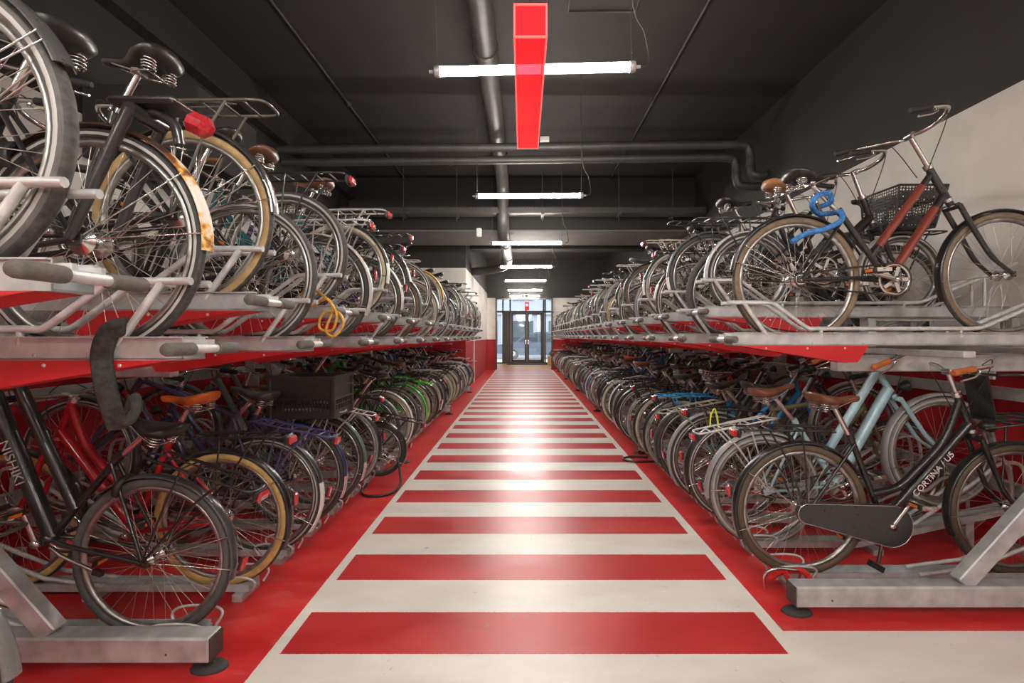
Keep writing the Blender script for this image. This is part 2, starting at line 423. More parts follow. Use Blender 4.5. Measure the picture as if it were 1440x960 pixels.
# ---- entrance lobby
b = MB(); b.box((.05, (YF+YV)/2+.2, -.05), (3.4, YV-YF, .1)); struct('floor_entrance', b, ['parquet'])
b = MB(); b.box((-1.45, (YF+YV)/2+.1, 1.6), (.1, YV-YF-.2, 3.2)); struct('wall_lobby_left', b, ['whitebox'])
b = MB(); b.box((1.6, (YF+YV)/2+.1, 1.6), (.1, YV-YF-.2, 3.2)); struct('wall_lobby_right', b, ['whitebox'])
b = MB(); b.box((.05, (YF+YV)/2+.1, 3.25), (3.2, YV-YF-.2, .1)); struct('ceiling_entrance', b, ['whitebox'])
b = MB()
for x in (-1.055, 1.145): b.box((x, YF-.02, 1.415), (.06, .12, 2.83))
b.box((.045, YF-.02, 2.80), (2.26, .12, .06)); struct('door_frame', b, ['bronze'])
# glazed screen with the double door
dw = empty('window_1', (0, YV, 0)); tag(dw, kind='structure')
b = MB()
for x in (-1.36, -.97, -.62, .99, 1.07, 1.46): b.box((x, 0, 1.6), (.07, .1, 3.2), bev=.005)
b.box((.05, 0, 3.15), (2.9, .1, .08)); b.box((.05, 0, 2.5), (2.9, .1, .09)); b.box((.05, 0, .03), (2.9, .1, .06))
b.box((-.8, 0, 1.25), (.32, .06, 2.5))
mobj('window_frame', b.mesh('window_frame', ['bronze']), dw)
for x0, x1, z0, z1 in ((-1.33, -1.0, .06, 2.46), (1.1, 1.43, .06, 2.46), (-1.33, -1.0, 2.55, 3.1), (-.94, 1.03, 2.55, 3.1), (1.1, 1.43, 2.55, 3.1)):
    b = MB(); b.box(((x0+x1)/2, 0, (z0+z1)/2), (x1-x0, .012, z1-z0)); mobj('pane', b.mesh('pane', ['glass']), dw)
for i, (x0, x1) in enumerate(((-.58, .185), (.195, .96))):
    d = empty('door_%d' % (i+1), ((x0+x1)/2, YV-.01, 0)); tag(d, kind='structure')
    wd = x1-x0; b = MB()
    for sx in (-1, 1): b.box((sx*(wd/2-.05), 0, 1.25), (.1, .06, 2.4), bev=.004)
    b.box((0, 0, 2.4), (wd-.1, .06, .1)); b.box((0, 0, .12), (wd-.1, .06, .14)); mobj('leaf_frame', b.mesh('leaf_frame', ['bronze']), d)
    b = MB(); b.box((0, 0, 1.27), (wd-.18, .012, 2.2)); mobj('pane', b.mesh('pane', ['glass']), d)
    b = MB(); hx = (wd/2-.06)*(1 if i == 0 else -1); sx = -1 if i == 0 else 1
    b.tube([(hx, -.03, 1.05), (hx, -.085, 1.05), (hx+sx*.12, -.085, 1.05)], .011); b.box((hx, -.034, 1.04), (.04, .012, .2))
    mobj('door_handle', b.mesh('door_handle', ['chrome']), d)
b = MB(); b.box((.2, 22.3, .012), (1.9, .8, .02), bev=.006)
tag(mobj('door_mat', b.mesh('door_mat', ['mat'])), 'dark rectangular mat in front of the glass double door', 'mat')
pl = empty('planter', (1.3, 21.6, 0)); tag(pl, 'pale wooden planter box with a low plant beside the glass door', 'planter')
b = MB(); b.box((0, 0, .19), (.36, .36, .38), bev=.01); b.box((0, 0, .385), (.4, .4, .03), bev=.006); mobj('box', b.mesh('box', ['woodbox']), pl)
b = MB(); rr = random.Random(5)
for k in range(40):
    a = rr.uniform(0, 2*PI); e = rr.uniform(.1, .25); h = rr.uniform(.1, .28)
    p = Vector((.12*math.cos(a)*rr.random(), .12*math.sin(a)*rr.random(), .39)); q = p+Vector((e*math.cos(a)*.5, e*math.sin(a)*.5, h))
    b.tube([p, (p+q)/2+Vector((0, 0, .03)), q], [.008, .02, .003], 5, flat=.25)
mobj('foliage', b.mesh('foliage', ['leafgreen']), pl)
sg = empty('street_sign', (.2, 24.2, 0)); tag(sg, 'red street sign on a post seen above the glass door', 'sign')
b = MB(); b.tube([(0, 0, -.1), (0, 0, 3.1)], .03); mobj('post', b.mesh('post', ['galv']), sg)
b = MB(); b.box((0, -.04, 2.8), (.22, .02, .5), bev=.005); b.box((0, -.053, 2.9), (.14, .006, .12), 1); mobj('sign_plate', b.mesh('sign_plate', ['redpanel', 'white']), sg)
# ---- street outside
b = MB(); b.box((0, 25.4, -.06), (30, 4.6, .1)); struct('pavement_outside', b, ['concrete'])
b = MB(); b.box((0, 34.2, -.1), (40, 13, .1)); struct('street_outside', b, ['asphalt'])
b = MB(); b.box((0, 40.2, 5), (44, .4, 10))
b.box((0, 39.95, 3.3), (44, .3, .35))
for x in range(-18, 19, 3):
    b.box((x, 39.97, 1.6), (1.7, .1, 2.0), 1); b.box((x, 39.97, 5.4), (1.7, .1, 2.2), 1); b.box((x+1.3, 39.94, 1.7), (.18, .14, 3.4), 2)
bo = mobj('opposite_building', b.mesh('opposite_building', ['facade', 'carglass', 'white'])); tag(bo, 'pale building front across the street beyond the glass door', 'building')
car = empty('car', (.75, 28.3, -.05)); tag(car, 'dark blue parked car on the street outside the glass door', 'car')
b = MB()
low = [(-2.3, .38), (-2.32, .62), (-2.22, .86), (-1.2, 1.02), (2.1, 1.04), (2.3, .95), (2.34, .55), (2.28, .34), (1.75, .32), (1.7, .5), (1.52, .64), (1.28, .64), (1.1, .5), (1.05, .3), (-1.0, .28), (-1.05, .48), (-1.22, .64), (-1.46, .64), (-1.64, .5), (-1.7, .34)]
b.prism(low, -.88, .88)
up = [(-1.25, 1.0), (-.55, 1.52), (.1, 1.62), (1.5, 1.6), (2.1, 1.03)]
b.prism(up, -.75, .75)
mobj('body', b.mesh('body', ['carpaint']), car)
b = MB(); 
for q in ([(-1.02, 1.04), (-.5, 1.46), (.1, 1.53), (.1, 1.04)], [(.2, 1.04), (.2, 1.53), (1.35, 1.52), (1.75, 1.06)]): b.prism(q, -.765, .765)
mobj('side_window', b.mesh('side_window', ['carglass']), car)
for x in (-1.34, 1.4):
    for y in (-.78, .78):
        b = MB(); b.ring([(.33, -.1), (.33, .1), (.2, .11), (.2, -.11)], 24, lambda q, t: 0); b.ring([(.2, -.1), (.2, .1), (.03, .08), (.03, -.08)], 10, lambda q, t: 1)
        mobj('wheel', b.mesh('car_wheel', ['tread', 'rim']), car, loc=(x, y, .335))

# ------------------------------------------------------------------ ceiling services
lampY = [2.84, 5.3, 7.9, 10.65, 13.36, 16.1, 18.4]
lampZ = [2.91, 2.88, 2.86, 2.87, 2.875, 2.875, 2.86]
def lamp(i, y, z, lab, rotz=0.0):
    r = empty('tube_lamp', (.07, y, z)); r.rotation_euler = (0, -rotz, 0)
    tag(r, lab, 'lamp', 'tube lamps hung above the aisle')
    L = .6
    b = MB(); b.tube([(-L+.03, 0, 0), (L-.03, 0, 0)], .026, 12); mobj('light_tube', b.mesh('light_tube', ['lamp']), r)
    for s in (-1, 1):
        b = MB(); b.lathe([(0, s*L), (.028, s*L), (.033, s*(L-.01)), (.033, s*(L-.035)), (.026, s*(L-.036))], 14, axis='x'); b.tube([(s*L, 0, 0), (s*(L+.03), 0, 0)], .01)
        mobj('end_cap', b.mesh('end_cap', ['galv']), r)
        b = MB(); b.tube([(s*(L-.02), 0, .03), (s*(L-.02), 0, CZ-z)], .0022, 5); mobj('suspension_wire', b.mesh('suspension_wire', ['chrome']), r)
    b = MB(); b.tube(spline([(L+.03, 0, 0), (L+.08, 0, .03), (L+.06, 0, .2), (L-.01, .01, .45), (L-.02, .01, CZ-z-.02)], 6), .005, 6); mobj('cable', b.mesh('cable', ['darkduct']), r)
    return r
LL = ['first hanging tube lamp, crossing the red acrylic beam', 'second hanging tube lamp from the camera, beyond the red acrylic beam', 'third hanging tube lamp, under the pale crossing beam', 'fourth hanging tube lamp, in front of the bent round duct', 'fifth hanging tube lamp, third before the glass entrance', 'sixth hanging tube lamp, last but one before the entrance', 'seventh and last hanging tube lamp, just above the entrance frame']
for i in range(7): lamp(i, lampY[i], lampZ[i], LL[i], .024 if i == 0 else .006)
for i, (x, y) in enumerate(((.07, .15), (.07, -2.4), (-2.3, -1.0), (2.4, -1.0), (-2.3, -3.7), (2.4, -3.7))):
    lamp(9, y, 2.91, ['tube lamp hanging directly over the viewpoint', 'middle tube lamp hanging behind the viewpoint', 'left tube lamp hanging behind the viewpoint', 'right tube lamp hanging behind the viewpoint', 'rear left tube lamp over the open floor behind', 'rear right tube lamp over the open floor behind'][i]).location.x = x
# red acrylic beam under the first lamp
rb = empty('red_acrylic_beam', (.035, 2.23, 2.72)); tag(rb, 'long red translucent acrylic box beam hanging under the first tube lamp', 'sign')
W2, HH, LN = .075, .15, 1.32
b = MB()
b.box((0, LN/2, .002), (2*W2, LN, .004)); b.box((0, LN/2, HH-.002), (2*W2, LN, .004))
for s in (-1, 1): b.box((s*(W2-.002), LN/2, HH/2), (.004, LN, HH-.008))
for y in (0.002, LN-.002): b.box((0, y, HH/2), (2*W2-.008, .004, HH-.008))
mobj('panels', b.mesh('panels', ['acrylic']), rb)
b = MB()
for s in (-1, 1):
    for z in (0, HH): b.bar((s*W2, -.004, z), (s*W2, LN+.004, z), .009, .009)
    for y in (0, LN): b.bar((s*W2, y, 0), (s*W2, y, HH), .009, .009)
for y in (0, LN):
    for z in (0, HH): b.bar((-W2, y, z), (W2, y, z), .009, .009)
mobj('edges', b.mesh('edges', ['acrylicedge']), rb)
for y in (.06, LN-.06):
    b = MB(); b.tube([(0, y, HH), (0, y, CZ-2.72)], .002, 5); mobj('suspension_wire', b.mesh('suspension_wire', ['chrome']), rb)
# twin pipes across
def pipe(name, path, r, lab, cat='pipe', mat='darkduct', rings=(), sub=None):
    o = empty(name, path[0]); o0 = Vector(path[0]); tag(o, lab, cat)
    b = MB(); b.tube([Vector(p)-o0 for p in path], r, 14); mobj('pipe_run', b.mesh('pipe_run', [mat]), o)
    for (a, c) in rings:
        a = Vector(a)-o0; d = Vector(c).normalized()*.02
        b = MB(); b.tube([a-d, a+d], r*1.13, 14); mobj('collar', b.mesh('collar', [mat]), o)
    return o
pipe('drain_pipe', [(-3.34, 6.5, 3.86), (2.92, 6.5, 3.93)]+spline([(2.92, 6.5, 3.93), (3.06, 6.5, 3.90), (3.1, 6.5, 3.78)], 5)[1:]+spline([(3.1, 6.5, 3.62), (3.12, 6.48, 3.53), (3.2, 6.46, 3.5), (3.29, 6.46, 3.5)], 5), .058,
     'upper dark drain pipe crossing under the ceiling, bending down at the right wall', rings=[((-1.0, 6.5, 3.886), (1, 0, 0)), ((1.25, 6.5, 3.911), (1, 0, 0)), ((2.9, 6.5, 3.93), (1, 0, 0)), ((3.1, 6.5, 3.76), (0, 0, 1)), ((3.1, 6.5, 3.64), (0, 0, 1))])
pipe('drain_pipe', [(-3.34, 6.62, 3.73), (2.78, 6.62, 3.80)]+spline([(2.78, 6.62, 3.80), (2.93, 6.62, 3.77), (2.96, 6.62, 3.66)], 5)[1:]+spline([(2.96, 6.62, 3.53), (2.99, 6.62, 3.43), (3.1, 6.62, 3.4), (3.29, 6.62, 3.4)], 5), .055,
     'lower dark drain pipe running just below and behind the other crossing pipe', rings=[((-1.0, 6.62, 3.756), (1, 0, 0)), ((1.25, 6.62, 3.781), (1, 0, 0)), ((2.96, 6.62, 3.64), (0, 0, 1)), ((2.96, 6.62, 3.55), (0, 0, 1))])
dp = [(-.36, -3.4, 4.1), (-.36, 7.9, 4.1)]+spline([(-.36, 7.9, 4.1), (-.36, 8.4, 3.95), (-.36, 8.6, 3.4), (-.36, 9.1, 3.2)], 6)[1:]+[(-.36, 11.6, 3.2)]+spline([(-.36, 11.6, 3.2), (-.45, 12.5, 3.17), (-.9, 13.1, 3.13), (-1.41, 13.3, 3.12)], 6)[1:]
pipe('ventilation_duct', dp, .11, 'round spiral ventilation duct running along the ceiling and bending left into the wall', 'duct', rings=[((-.36, y, 4.1), (0, 1, 0)) for y in (2.0, 4.6, 7.2)]+[((-.36, 9.7, 3.2), (0, 1, 0)), ((-.36, 11.3, 3.2), (0, 1, 0))])
pipe('cross_duct', [(-.2, 11.4, 3.75), (3.28, 11.4, 3.75)], .12, 'dark round duct crossing beyond the pale beam', 'duct')
for x, lab in ((-2.26, 'thin steel conduit running along the ceiling over the left bicycles'), (1.67, 'thin steel conduit running along the ceiling over the right bicycles')):
    cdt = empty('conduit', (x, -3, CZ-.03)); tag(cdt, lab, 'conduit')
    b = MB(); b.tube([(0, 0, 0), (0, 12.1, 0)], .014); mobj('conduit_run', b.mesh('conduit_run', ['darkduct']), cdt)
    for y in (3.2, 5.2, 7.2, 9.2, 11.2):
        b = MB(); b.box((0, y, .005), (.05, .04, .05), bev=.004); mobj('clamp', b.mesh('clamp', ['darkmetal']), cdt)
cdt = tag(mobj('conduit', MB().tube([(.22, 2, 0), (.22, 6.9, 0)], .01).tube([(.42, 2.6, 0), (.42, 4.45, 0), (1.05, 4.45, 0), (1.05, 3.0, 0)], .01).mesh('conduit', ['darkduct']), loc=(0, 0, CZ-.012)), 'bent cable conduit on the ceiling above the red beam', 'conduit')
# cable tray
ct = empty('cable_tray', (0, 8.6, 3.5)); tag(ct, 'perforated dark cable tray hung across the ceiling before the crossing beam', 'cable tray')
b = MB(); b.box((0, 0, .01), (6.5, .3, .008)); 
for y in (-.15, .15): b.box((0, y, .06), (6.5, .006, .1))
for k in range(130): b.box((-3.2+k*.0492, -.154, .1), (.028, .003, .012), 1)
mobj('tray', b.mesh('tray', ['darkduct', 'dark']), ct)
for x in (-2.16, -1.2, .35, 1.73, 2.7):
    b = MB(); b.tube([(x, 0, -.1), (x, 0, .86)], .008, 6); b.box((x, 0, -.008), (.05, .36, .025)); mobj('hanger', b.mesh('hanger', ['darkduct']), ct)
tag(mobj('junction_box', MB().box((0, 0, 0), (.14, .12, .07), bev=.008).mesh('junction_box', ['whitebox']), loc=(.33, 7.3, CZ-.035)), 'small white junction box on the ceiling beside the red beam end', 'junction box')
tag(mobj('motion_sensor', MB().box((0, 0, 0), (.1, .08, .16), bev=.015).mesh('motion_sensor', ['whitebox']), loc=(-.84, 9.1, 3.3)), 'small white sensor hanging below the crossing beam', 'sensor')
ex = empty('exit_sign', (.07, 18.15, 2.84)); tag(ex, 'small white exit sign hanging between the last two tube lamps', 'sign')
b = MB(); b.box((0, 0, 0), (.3, .05, .15), bev=.008); mobj('sign_box', b.mesh('sign_box', ['exitlight']), ex)
b = MB(); b.box((-.07, -.028, 0), (.05, .004, .09)); b.prism([(.02, -.035), (.11, -.035), (.11, .035), (.02, .035)], -.03, -.026); mobj('pictogram', b.mesh('pictogram', ['green']), ex)
b = MB(); b.tube([(0, 0, .07), (0, 0, CZ-2.84)], .006); mobj('rod', b.mesh('rod', ['darkmetal']), ex)
for i, (y, lab) in enumerate(((3.45, 'small white and green plate on the right wall behind the black roadster handlebar'), (4.6, 'small white and green plate on the right wall behind the pale blue handlebar'))):
    o = empty('wall_plate', (XW1-.012, y, 1.055)); tag(o, lab, 'sign', 'white and green plates on the right wall')
    b = MB(); b.box((0, 0, 0), (.02, .26, .075), bev=.003); mobj('plate', b.mesh('plate', ['whitebox']), o)
    b = MB(); b.box((-.012, .01, 0), (.006, .07, .06)); b.box((-.012, .09, 0), (.006, .06, .06)); mobj('green_field', b.mesh('green_field', ['green']), o)

# ------------------------------------------------------------------ racks
PITCH = .385
def mirror(side, x): return side*x     # side +1 = right row, -1 = left row
# trays are modelled with +x pointing from the aisle to the wall
def tray_parts(full=True):
    def channel():
        b = MB()
        b.box((1.02, 0, -.0425), (2.0, .1, .005)); 
        for s in (-1, 1):
            b.box((1.02, s*.048, -.01), (2.0, .004, .065)); b.box((1.02, s*.055, .022), (2.0, .014, .004))
        for x in (.35, .62): 
            for s in (-1, 1): b.lathe([(0, s*.052), (.006, s*.052), (.006, s*.049)], 8, c=(x+.1, 0, -.03))
        return b.mesh('tray_channel', ['galv'])
    def panel():
        b = MB(); poly = [(.05, -.045), (.75, -.045), (.69, -.135), (.62, -.137)]
        for s in (-1, 1): b.prism(poly, s*.052-.0015, s*.052+.0015)
        b.add([(.05, -.052, -.046), (.05, .052, -.046), (.62, .052, -.137), (.62, -.052, -.137)], [(0, 1, 2, 3)], 0, False)
        b.add([(.69, -.052, -.135), (.69, .052, -.135), (.62, .052, -.137), (.62, -.052, -.137)], [(0, 3, 2, 1)], 0, False)
        for x in (.2, .42, .62):
            for s in (-1, 1): b.lathe([(0, s*.056), (.005, s*.056), (.006, s*.053)], 8, 1, c=(x, 0, -.06))
        return b.mesh('side_panel', ['redpanel', 'galvtube'])
    def guide(s):
        b = MB(); y = s*.042
        b.tube([(.0, y, .185), (.012, y, .186)]+spline([(.21, y, .185), (.25, y, .178), (.28, y, .155)], 3)+spline([(.41, y, .06), (.44, y, .045), (.48, y, .045)], 3)+[(1.3, y, .045)]+spline([(1.3, y, .045), (1.36, y, .05), (1.42, y, .075)], 3)[1:]+[(1.95, y, .29)], .0115, 8)
        b.tube([(.085, y, .183), (.215, y, -.0)], .0115, 8)
        b.tube([(.5, y, .045), (.5, y, 0)], .01, 6); b.tube([(1.25, y, .045), (1.25, y, 0)], .01, 6); b.tube([(1.75, y, .205), (1.75, y, 0)], .01, 6)
        return b.mesh('wheel_guide', ['galvtube'])
    def handle():
        b = MB(); b.tube([(-.01, -.055, -.012), (-.01, .055, -.012)], .014, 12)
        for s in (-1, 1): b.box((.01, s*.035, .0), (.05, .012, .03))
        return b.mesh('pull_handle', ['galvtube'])
    def grip(s):
        return MB().lathe([(0, s*.052), (.018, s*.052), (.019, s*.058), (.019, s*.15), (.016, s*.157), (0, s*.158)], 14, c=(-.01, 0, -.012)).mesh('handle_grip', ['gripgrey'])
    return channel, panel, guide, handle, grip
tch, tpa, tgu, tha, tgr = tray_parts()
def upper_tray(side, x, y, z, label):
    r = empty('bike_tray', (side*x, y, z), (0, 0, 0 if side > 0 else PI)); tag(r, label, 'bike rack tray', 'upper bike trays of the %s row' % ('right' if side > 0 else 'left'))
    mobj('channel', cached('tch', tch), r); mobj('side_panel', cached('tpa', tpa), r)
    for s in (-1, 1): mobj('wheel_guide', cached(('tgu', s), lambda: tgu(s)), r)
    h = mobj('pull_handle', cached('tha', tha), r)
    for s in (-1, 1): mobj('grip', cached(('tgr', s), lambda: tgr(s)), h)
    if z > 1.4:
        def riser():
            b = MB()
            for xx in (1.06, 1.95): b.box((xx, 0, -.136), (.05, .08, .18), bev=.003)
            b.box((1.5, 0, -.055), (.94, .04, .02)); return b.mesh('riser', ['galv'])
        mobj('riser', cached('riser', riser), r)
    return r
def floor_tray(side, x, y, raised, label):
    r = empty('floor_tray', (side*x, y, 0), (0, 0, 0 if side > 0 else PI)); tag(r, label, 'bike rack tray', 'floor trays of the %s row' % ('right' if side > 0 else 'left'))
    def ch():
        b = MB()
        def seg(a, c):
            a = Vector(a); c = Vector(c); b.bar(a+Vector((0, 0, .0)), c, .09, .005)
            for s in (-1, 1): b.bar(a+Vector((0, s*.045, .016)), c+Vector((0, s*.045, .016)), .004, .036)
        if raised: seg((.12, 0, .036), (.8, 0, .036)); seg((.8, 0, .036), (1.85, 0, .27)); b.bar((1.5, 0, .19), (1.5, 0, 0), .05, .05)
        else: seg((.12, 0, .036), (1.85, 0, .036))
        b.box((.16, 0, .017), (.05, .16, .034)); b.box((.9, 0, .017), (.06, .16, .034)); b.box((1.8, 0, .017), (.06, .16, .034))
        return b.mesh('floor_channel', ['galv'])
    mobj('channel', cached(('fch', raised), ch), r)
    def hoop(s):
        b = MB(); y = s*.05
        b.tube(spline([(.10, y, .04), (.08, y*1.3, .09), (.13, y*1.4, .115), (.25, y*1.4, .115), (.30, y*1.2, .09), (.28, y, .04)], 5), .006, 6)
        return b.mesh('wheel_hoop', ['galvtube'])
    for s in (-1, 1): mobj('wheel_hoop', cached(('fh', s), lambda: hoop(s)), r)
    def guide(s):
        dz = .2 if raised else 0; y = s*.045
        return MB().tube([(.85, y, .06+dz*.15), (1.15, y, .1+dz*.4), (1.55, y, .26+dz)]+spline([(1.55, y, .26+dz), (1.66, y, .34+dz), (1.78, y, .34+dz), (1.82, y, .25+dz), (1.83, y, .06+dz)], 5)[1:], .011, 8).mesh('wheel_guide', ['galvtube'])
    for s in (-1, 1): mobj('wheel_guide', cached(('fg', s, raised), lambda: guide(s)), r)
    return r
def rack_frame(side, x0, y0, y1, ys, label):
    r = empty('rack_frame', (side*x0, y0, 0), (0, 0, 0 if side > 0 else PI)); tag(r, label, 'bike rack')
    sy = 1 if side > 0 else -1
    for y in ys:
        Y = (y-y0)*sy
        b = MB(); b.box((.92, Y, .092), (1.85, .09, .1), bev=.008); b.box((-.006, Y, .092), (.006, .08, .09), 1); b.lathe([(0, 0), (.005, 0)], 8, 1, c=(.16, Y-sy*.0465, .08))
        mobj('base_beam', b.mesh('base_beam', ['galv', 'darkduct']), r)
        b = MB(); b.box((1.6, Y, 1.14), (.1, .1, 2.1), bev=.006); mobj('post', b.mesh('post', ['galv']), r)
        b = MB(); b.bar((.8 if side > 0 else .64, Y, .14), (1.58, Y, 1.0 if side > 0 else 1.2), .06, .08, bev=.005); mobj('brace', b.mesh('brace', ['galv']), r)
        b = MB(); b.box((1.15, Y+sy*.47, 1.165), (1.3, .06, .095), bev=.006); mobj('support_arm', b.mesh('support_arm', ['galv']), r)
        for xx in (.02, 1.6):
            b = MB(); b.lathe([(0, .045), (.012, .045), (.012, .02), (.022, .02), (.05, .014), (.058, .004), (.058, .0)], 18, axis='z'); b.v = [(v[0]*1.25+xx, v[1]*.85+Y, v[2]) for v in b.v]
            mobj('foot', b.mesh('foot', ['foot']), r)
    for xx, zz in ((1.74, .35), (1.74, .95)):
        b = MB(); b.box((xx+.08, (y1-y0)/2*sy, zz), (.05, (y1-y0), .08), bev=.004); mobj('long_rail', b.mesh('long_rail', ['galv']), r)
    for xx in (.85, 1.75):
        b = MB(); b.box((xx, (y1-y0)/2*sy, 1.231), (.06, (y1-y0), .034), bev=.004); mobj('tray_rail', b.mesh('tray_rail', ['galv']), r)
    return r
ZL, ZH = 1.295, 1.46       # tray datum (top lip just above)
LX, RX = .97, 1.10
NLU, NRU, NLL, NRL = 27, 41, 25, 41
LU = [1.05+PITCH*k for k in range(NLU)]; RU = [2.60+PITCH*k for k in range(NRU)]
LLo = [2.06+PITCH*k for k in range(NLL)]; RLo = [2.56+PITCH*k for k in range(NRL)]
for k, y in enumerate(LU):
    hi = k % 2 == 0
    upper_tray(-1, LX, y, ZH if hi else ZL, '%s set pull-out tray with red side panel, %s from the near end, left row' % ('high' if hi else 'low', ordinal(k+1)))
for k, y in enumerate(RU):
    hi = k % 2 == 1
    upper_tray(1, RX, y, (ZH if hi else ZL)+.02, '%s set pull-out tray with red side panel, %s from the near end, right row' % ('high' if hi else 'low', ordinal(k+1)))
for k, y in enumerate(LLo): floor_tray(-1, 1.26, y, k % 2 == 0, '%s galvanised floor tray, %s from the near end of the left row' % ('ramped' if k % 2 == 0 else 'flat', ordinal(k+1)))
for k, y in enumerate(RLo): floor_tray(1, 1.24, y, k % 2 == 1, '%s galvanised floor tray, %s from the near end of the right row' % ('ramped' if k % 2 == 1 else 'flat', ordinal(k+1)))
rack_frame(1, 1.29, 2.28, 18.5, [2.28+PITCH*8*i for i in range(6)], 'galvanised two tier bike rack frame along the right wall')
rack_frame(-1, 1.23, 1.9, 11.6, [1.9+PITCH*8*i for i in range(4)], 'galvanised two tier bike rack frame along the left wall')

# ------------------------------------------------------------------ bicycles
def wheel_meshes(R, tr, variant):
    def tyre():
        n = 14
        prof = [(R-tr+tr*math.cos(2*PI*k/n), tr*math.sin(2*PI*k/n)) for k in range(n)]
        def mi(q, t):
            a = (q+.5)/n*360; a = min(a, 360-a)
            if a < 52: return 0
            if variant == 'stripe' and 83 < a < 100: return 2
            return 1
        return MB().ring(prof, 56, mi).mesh('tyre', ['tread', 'rubber', 'stripe'])
    ri = R-2*tr
    def rim():
        return MB().ring([(ri+.007, -.013), (ri+.007, .013), (ri-.008, .012), (ri-.015, .004), (ri-.015, -.004), (ri-.008, -.012)], 48).mesh('rim', ['rim'])
    def spokes():
        b = MB()
        for k in range(36):
            a = 2*PI*k/36; s = 1 if k % 2 else -1; d = (.9 if (k//2) % 2 else -.9)
            b.tube([(.024*math.cos(a+d), s*.03, .024*math.sin(a+d)), (.5*(.024*math.cos(a+d)+(ri-.012)*math.cos(a)), s*.016, .5*(.024*math.sin(a+d)+(ri-.012)*math.sin(a))), ((ri-.012)*math.cos(a), 0, (ri-.012)*math.sin(a))], .00125, 3, caps=False)
        b.tube([(ri-.01, 0, .0), (ri-.055, 0, .0)], .003, 5)
        return b.mesh('spokes', ['spoke'])
    return tyre, rim, spokes
def hub_mesh(big):
    r = .036 if big else .019
    return MB().lathe([(0, -.062), (.008, -.062), (.008, -.045), (.012, -.044), (.012, -.034), (max(.03, r+.006), -.033), (max(.03, r+.006), -.028), (r, -.024), (r, .024), (max(.03, r+.006), .028), (max(.03, r+.006), .033), (.012, .034), (.012, .044), (.008, .045), (.008, .062), (0, .062)], 16).mesh('hub', ['chrome'])
def fender_mesh(R, a0, a1, tail, wdt, stay, tf=.86):
    Rf = R+.017; prof = []
    ps = [-1.35, -.9, -.45, 0, .45, .9, 1.35]
    for p in ps: prof.append((Rf-wdt*.55*(1-math.cos(p)), wdt*math.sin(p)))
    for p in ps[::-1]: prof.append((Rf-.0025-wdt*.55*(1-math.cos(p)), (wdt-.002)*math.sin(p)))
    b = MB(); b.ring(prof, 36, lambda q, t: (1 if t > tf else 0) if tail else 0, math.radians(a0), math.radians(a1))
    for sa in stay:
        a = math.radians(sa)
        for s in (-1, 1): b.tube([((Rf-.01)*math.cos(a), s*wdt*.95, (Rf-.01)*math.sin(a)), (.02*math.cos(a), s*.052, .02*math.sin(a))], .0024, 5, 2)
    return b.mesh('fender', ['paint', tail or 'white', 'chrome'])
class Geo:
    pass
def geo(sp):
    g = Geo(); R = sp['R']; g.R = R; g.wb = sp['wb']; g.bb = Vector((sp.get('bbx', .44), 0, sp.get('bbz', .285))); st = sp['style']
    g.cot = sp.get('cot', .40)
    g.ax = lambda z: g.wb-.055-(z-R)*g.cot
    g.zc = 2*R+.035; g.hb = g.zc+.03
    g.ht = g.hb+{'diamond': .13, 'dutch': .2, 'step': .19, 'fold': .16}[st]
    g.sd = Vector((-sp.get('slack', .38), 0, 1)).normalized()
    g.ls = {'diamond': .55, 'dutch': .50, 'step': .47, 'fold': .30}[st]
    g.st = g.bb+g.sd*g.ls
    return g
def frame_mesh(sp, thick):
    g = geo(sp); b = MB(); st = sp['style']; R = g.R; t = 1.0*thick
    HT = Vector((g.ax(g.ht), 0, g.ht)); HB = Vector((g.ax(g.hb), 0, g.hb))
    b.tube([HB, HT], .019, 12); b.tube([HB-(HT-HB).normalized()*.002, HB+(HT-HB).normalized()*.015], .023, 12, 1); b.tube([HT-(HT-HB).normalized()*.012, HT+(HT-HB).normalized()*.012], .023, 12, 1)
    b.tube([g.bb-g.sd*.0, g.st], .0155, 10)
    b.tube([g.st-g.sd*.03, g.st+g.sd*.004], .019, 10)
    b.lathe([(0, -.036), (.022, -.036), (.022, .036), (0, .036)], 12, c=tuple(g.bb))
    lo = HB+(HT-HB)*.2; hi = HT-(HT-HB)*.18
    sL = lambda d: g.bb+g.sd*d
    if st == 'dutch':
        b.tube([lo, g.bb], .019*t, 10)
        b.tube(spline([hi, hi+(lo-hi)*.35+Vector((-.10, 0, -.16)), hi+Vector((-.22, 0, -.36)), hi+Vector((-.33, 0, -.46)), sL(.16)], 7), .0155*t, 10)
    elif st == 'step':
        b.tube([lo, g.bb], .021*t, 10); b.tube([hi, sL(.16)], .0165*t, 10)
    elif st == 'diamond':
        b.tube([lo, g.bb], .0185*t, 10); b.tube([hi, sL(g.ls-.035)], .0155*t, 10)
    else:
        b.tube(spline([lo, lo+Vector((-.1, 0, -.1)), g.bb+Vector((.15, 0, .12)), g.bb+Vector((-.02, 0, .08))], 5), .028, 12)
    for s in (-1, 1):
        hub = Vector((0, s*.058, R))
        b.tube([g.bb+Vector((-.02, s*.02, 0)), g.bb+Vector((-.12, s*.042, (R-.285)*.25)), hub], .0095, 8)
        b.tube([sL(g.ls-.05)+Vector((0, s*.016, 0)), sL(g.ls-.05)*.72+hub*.28+Vector((0, s*.012, 0)), hub], .0078, 8)
        b.box(hub, (.05, .006, .035), 0, None, .002)
    return b.mesh('frame', ['paint', 'chrome'])
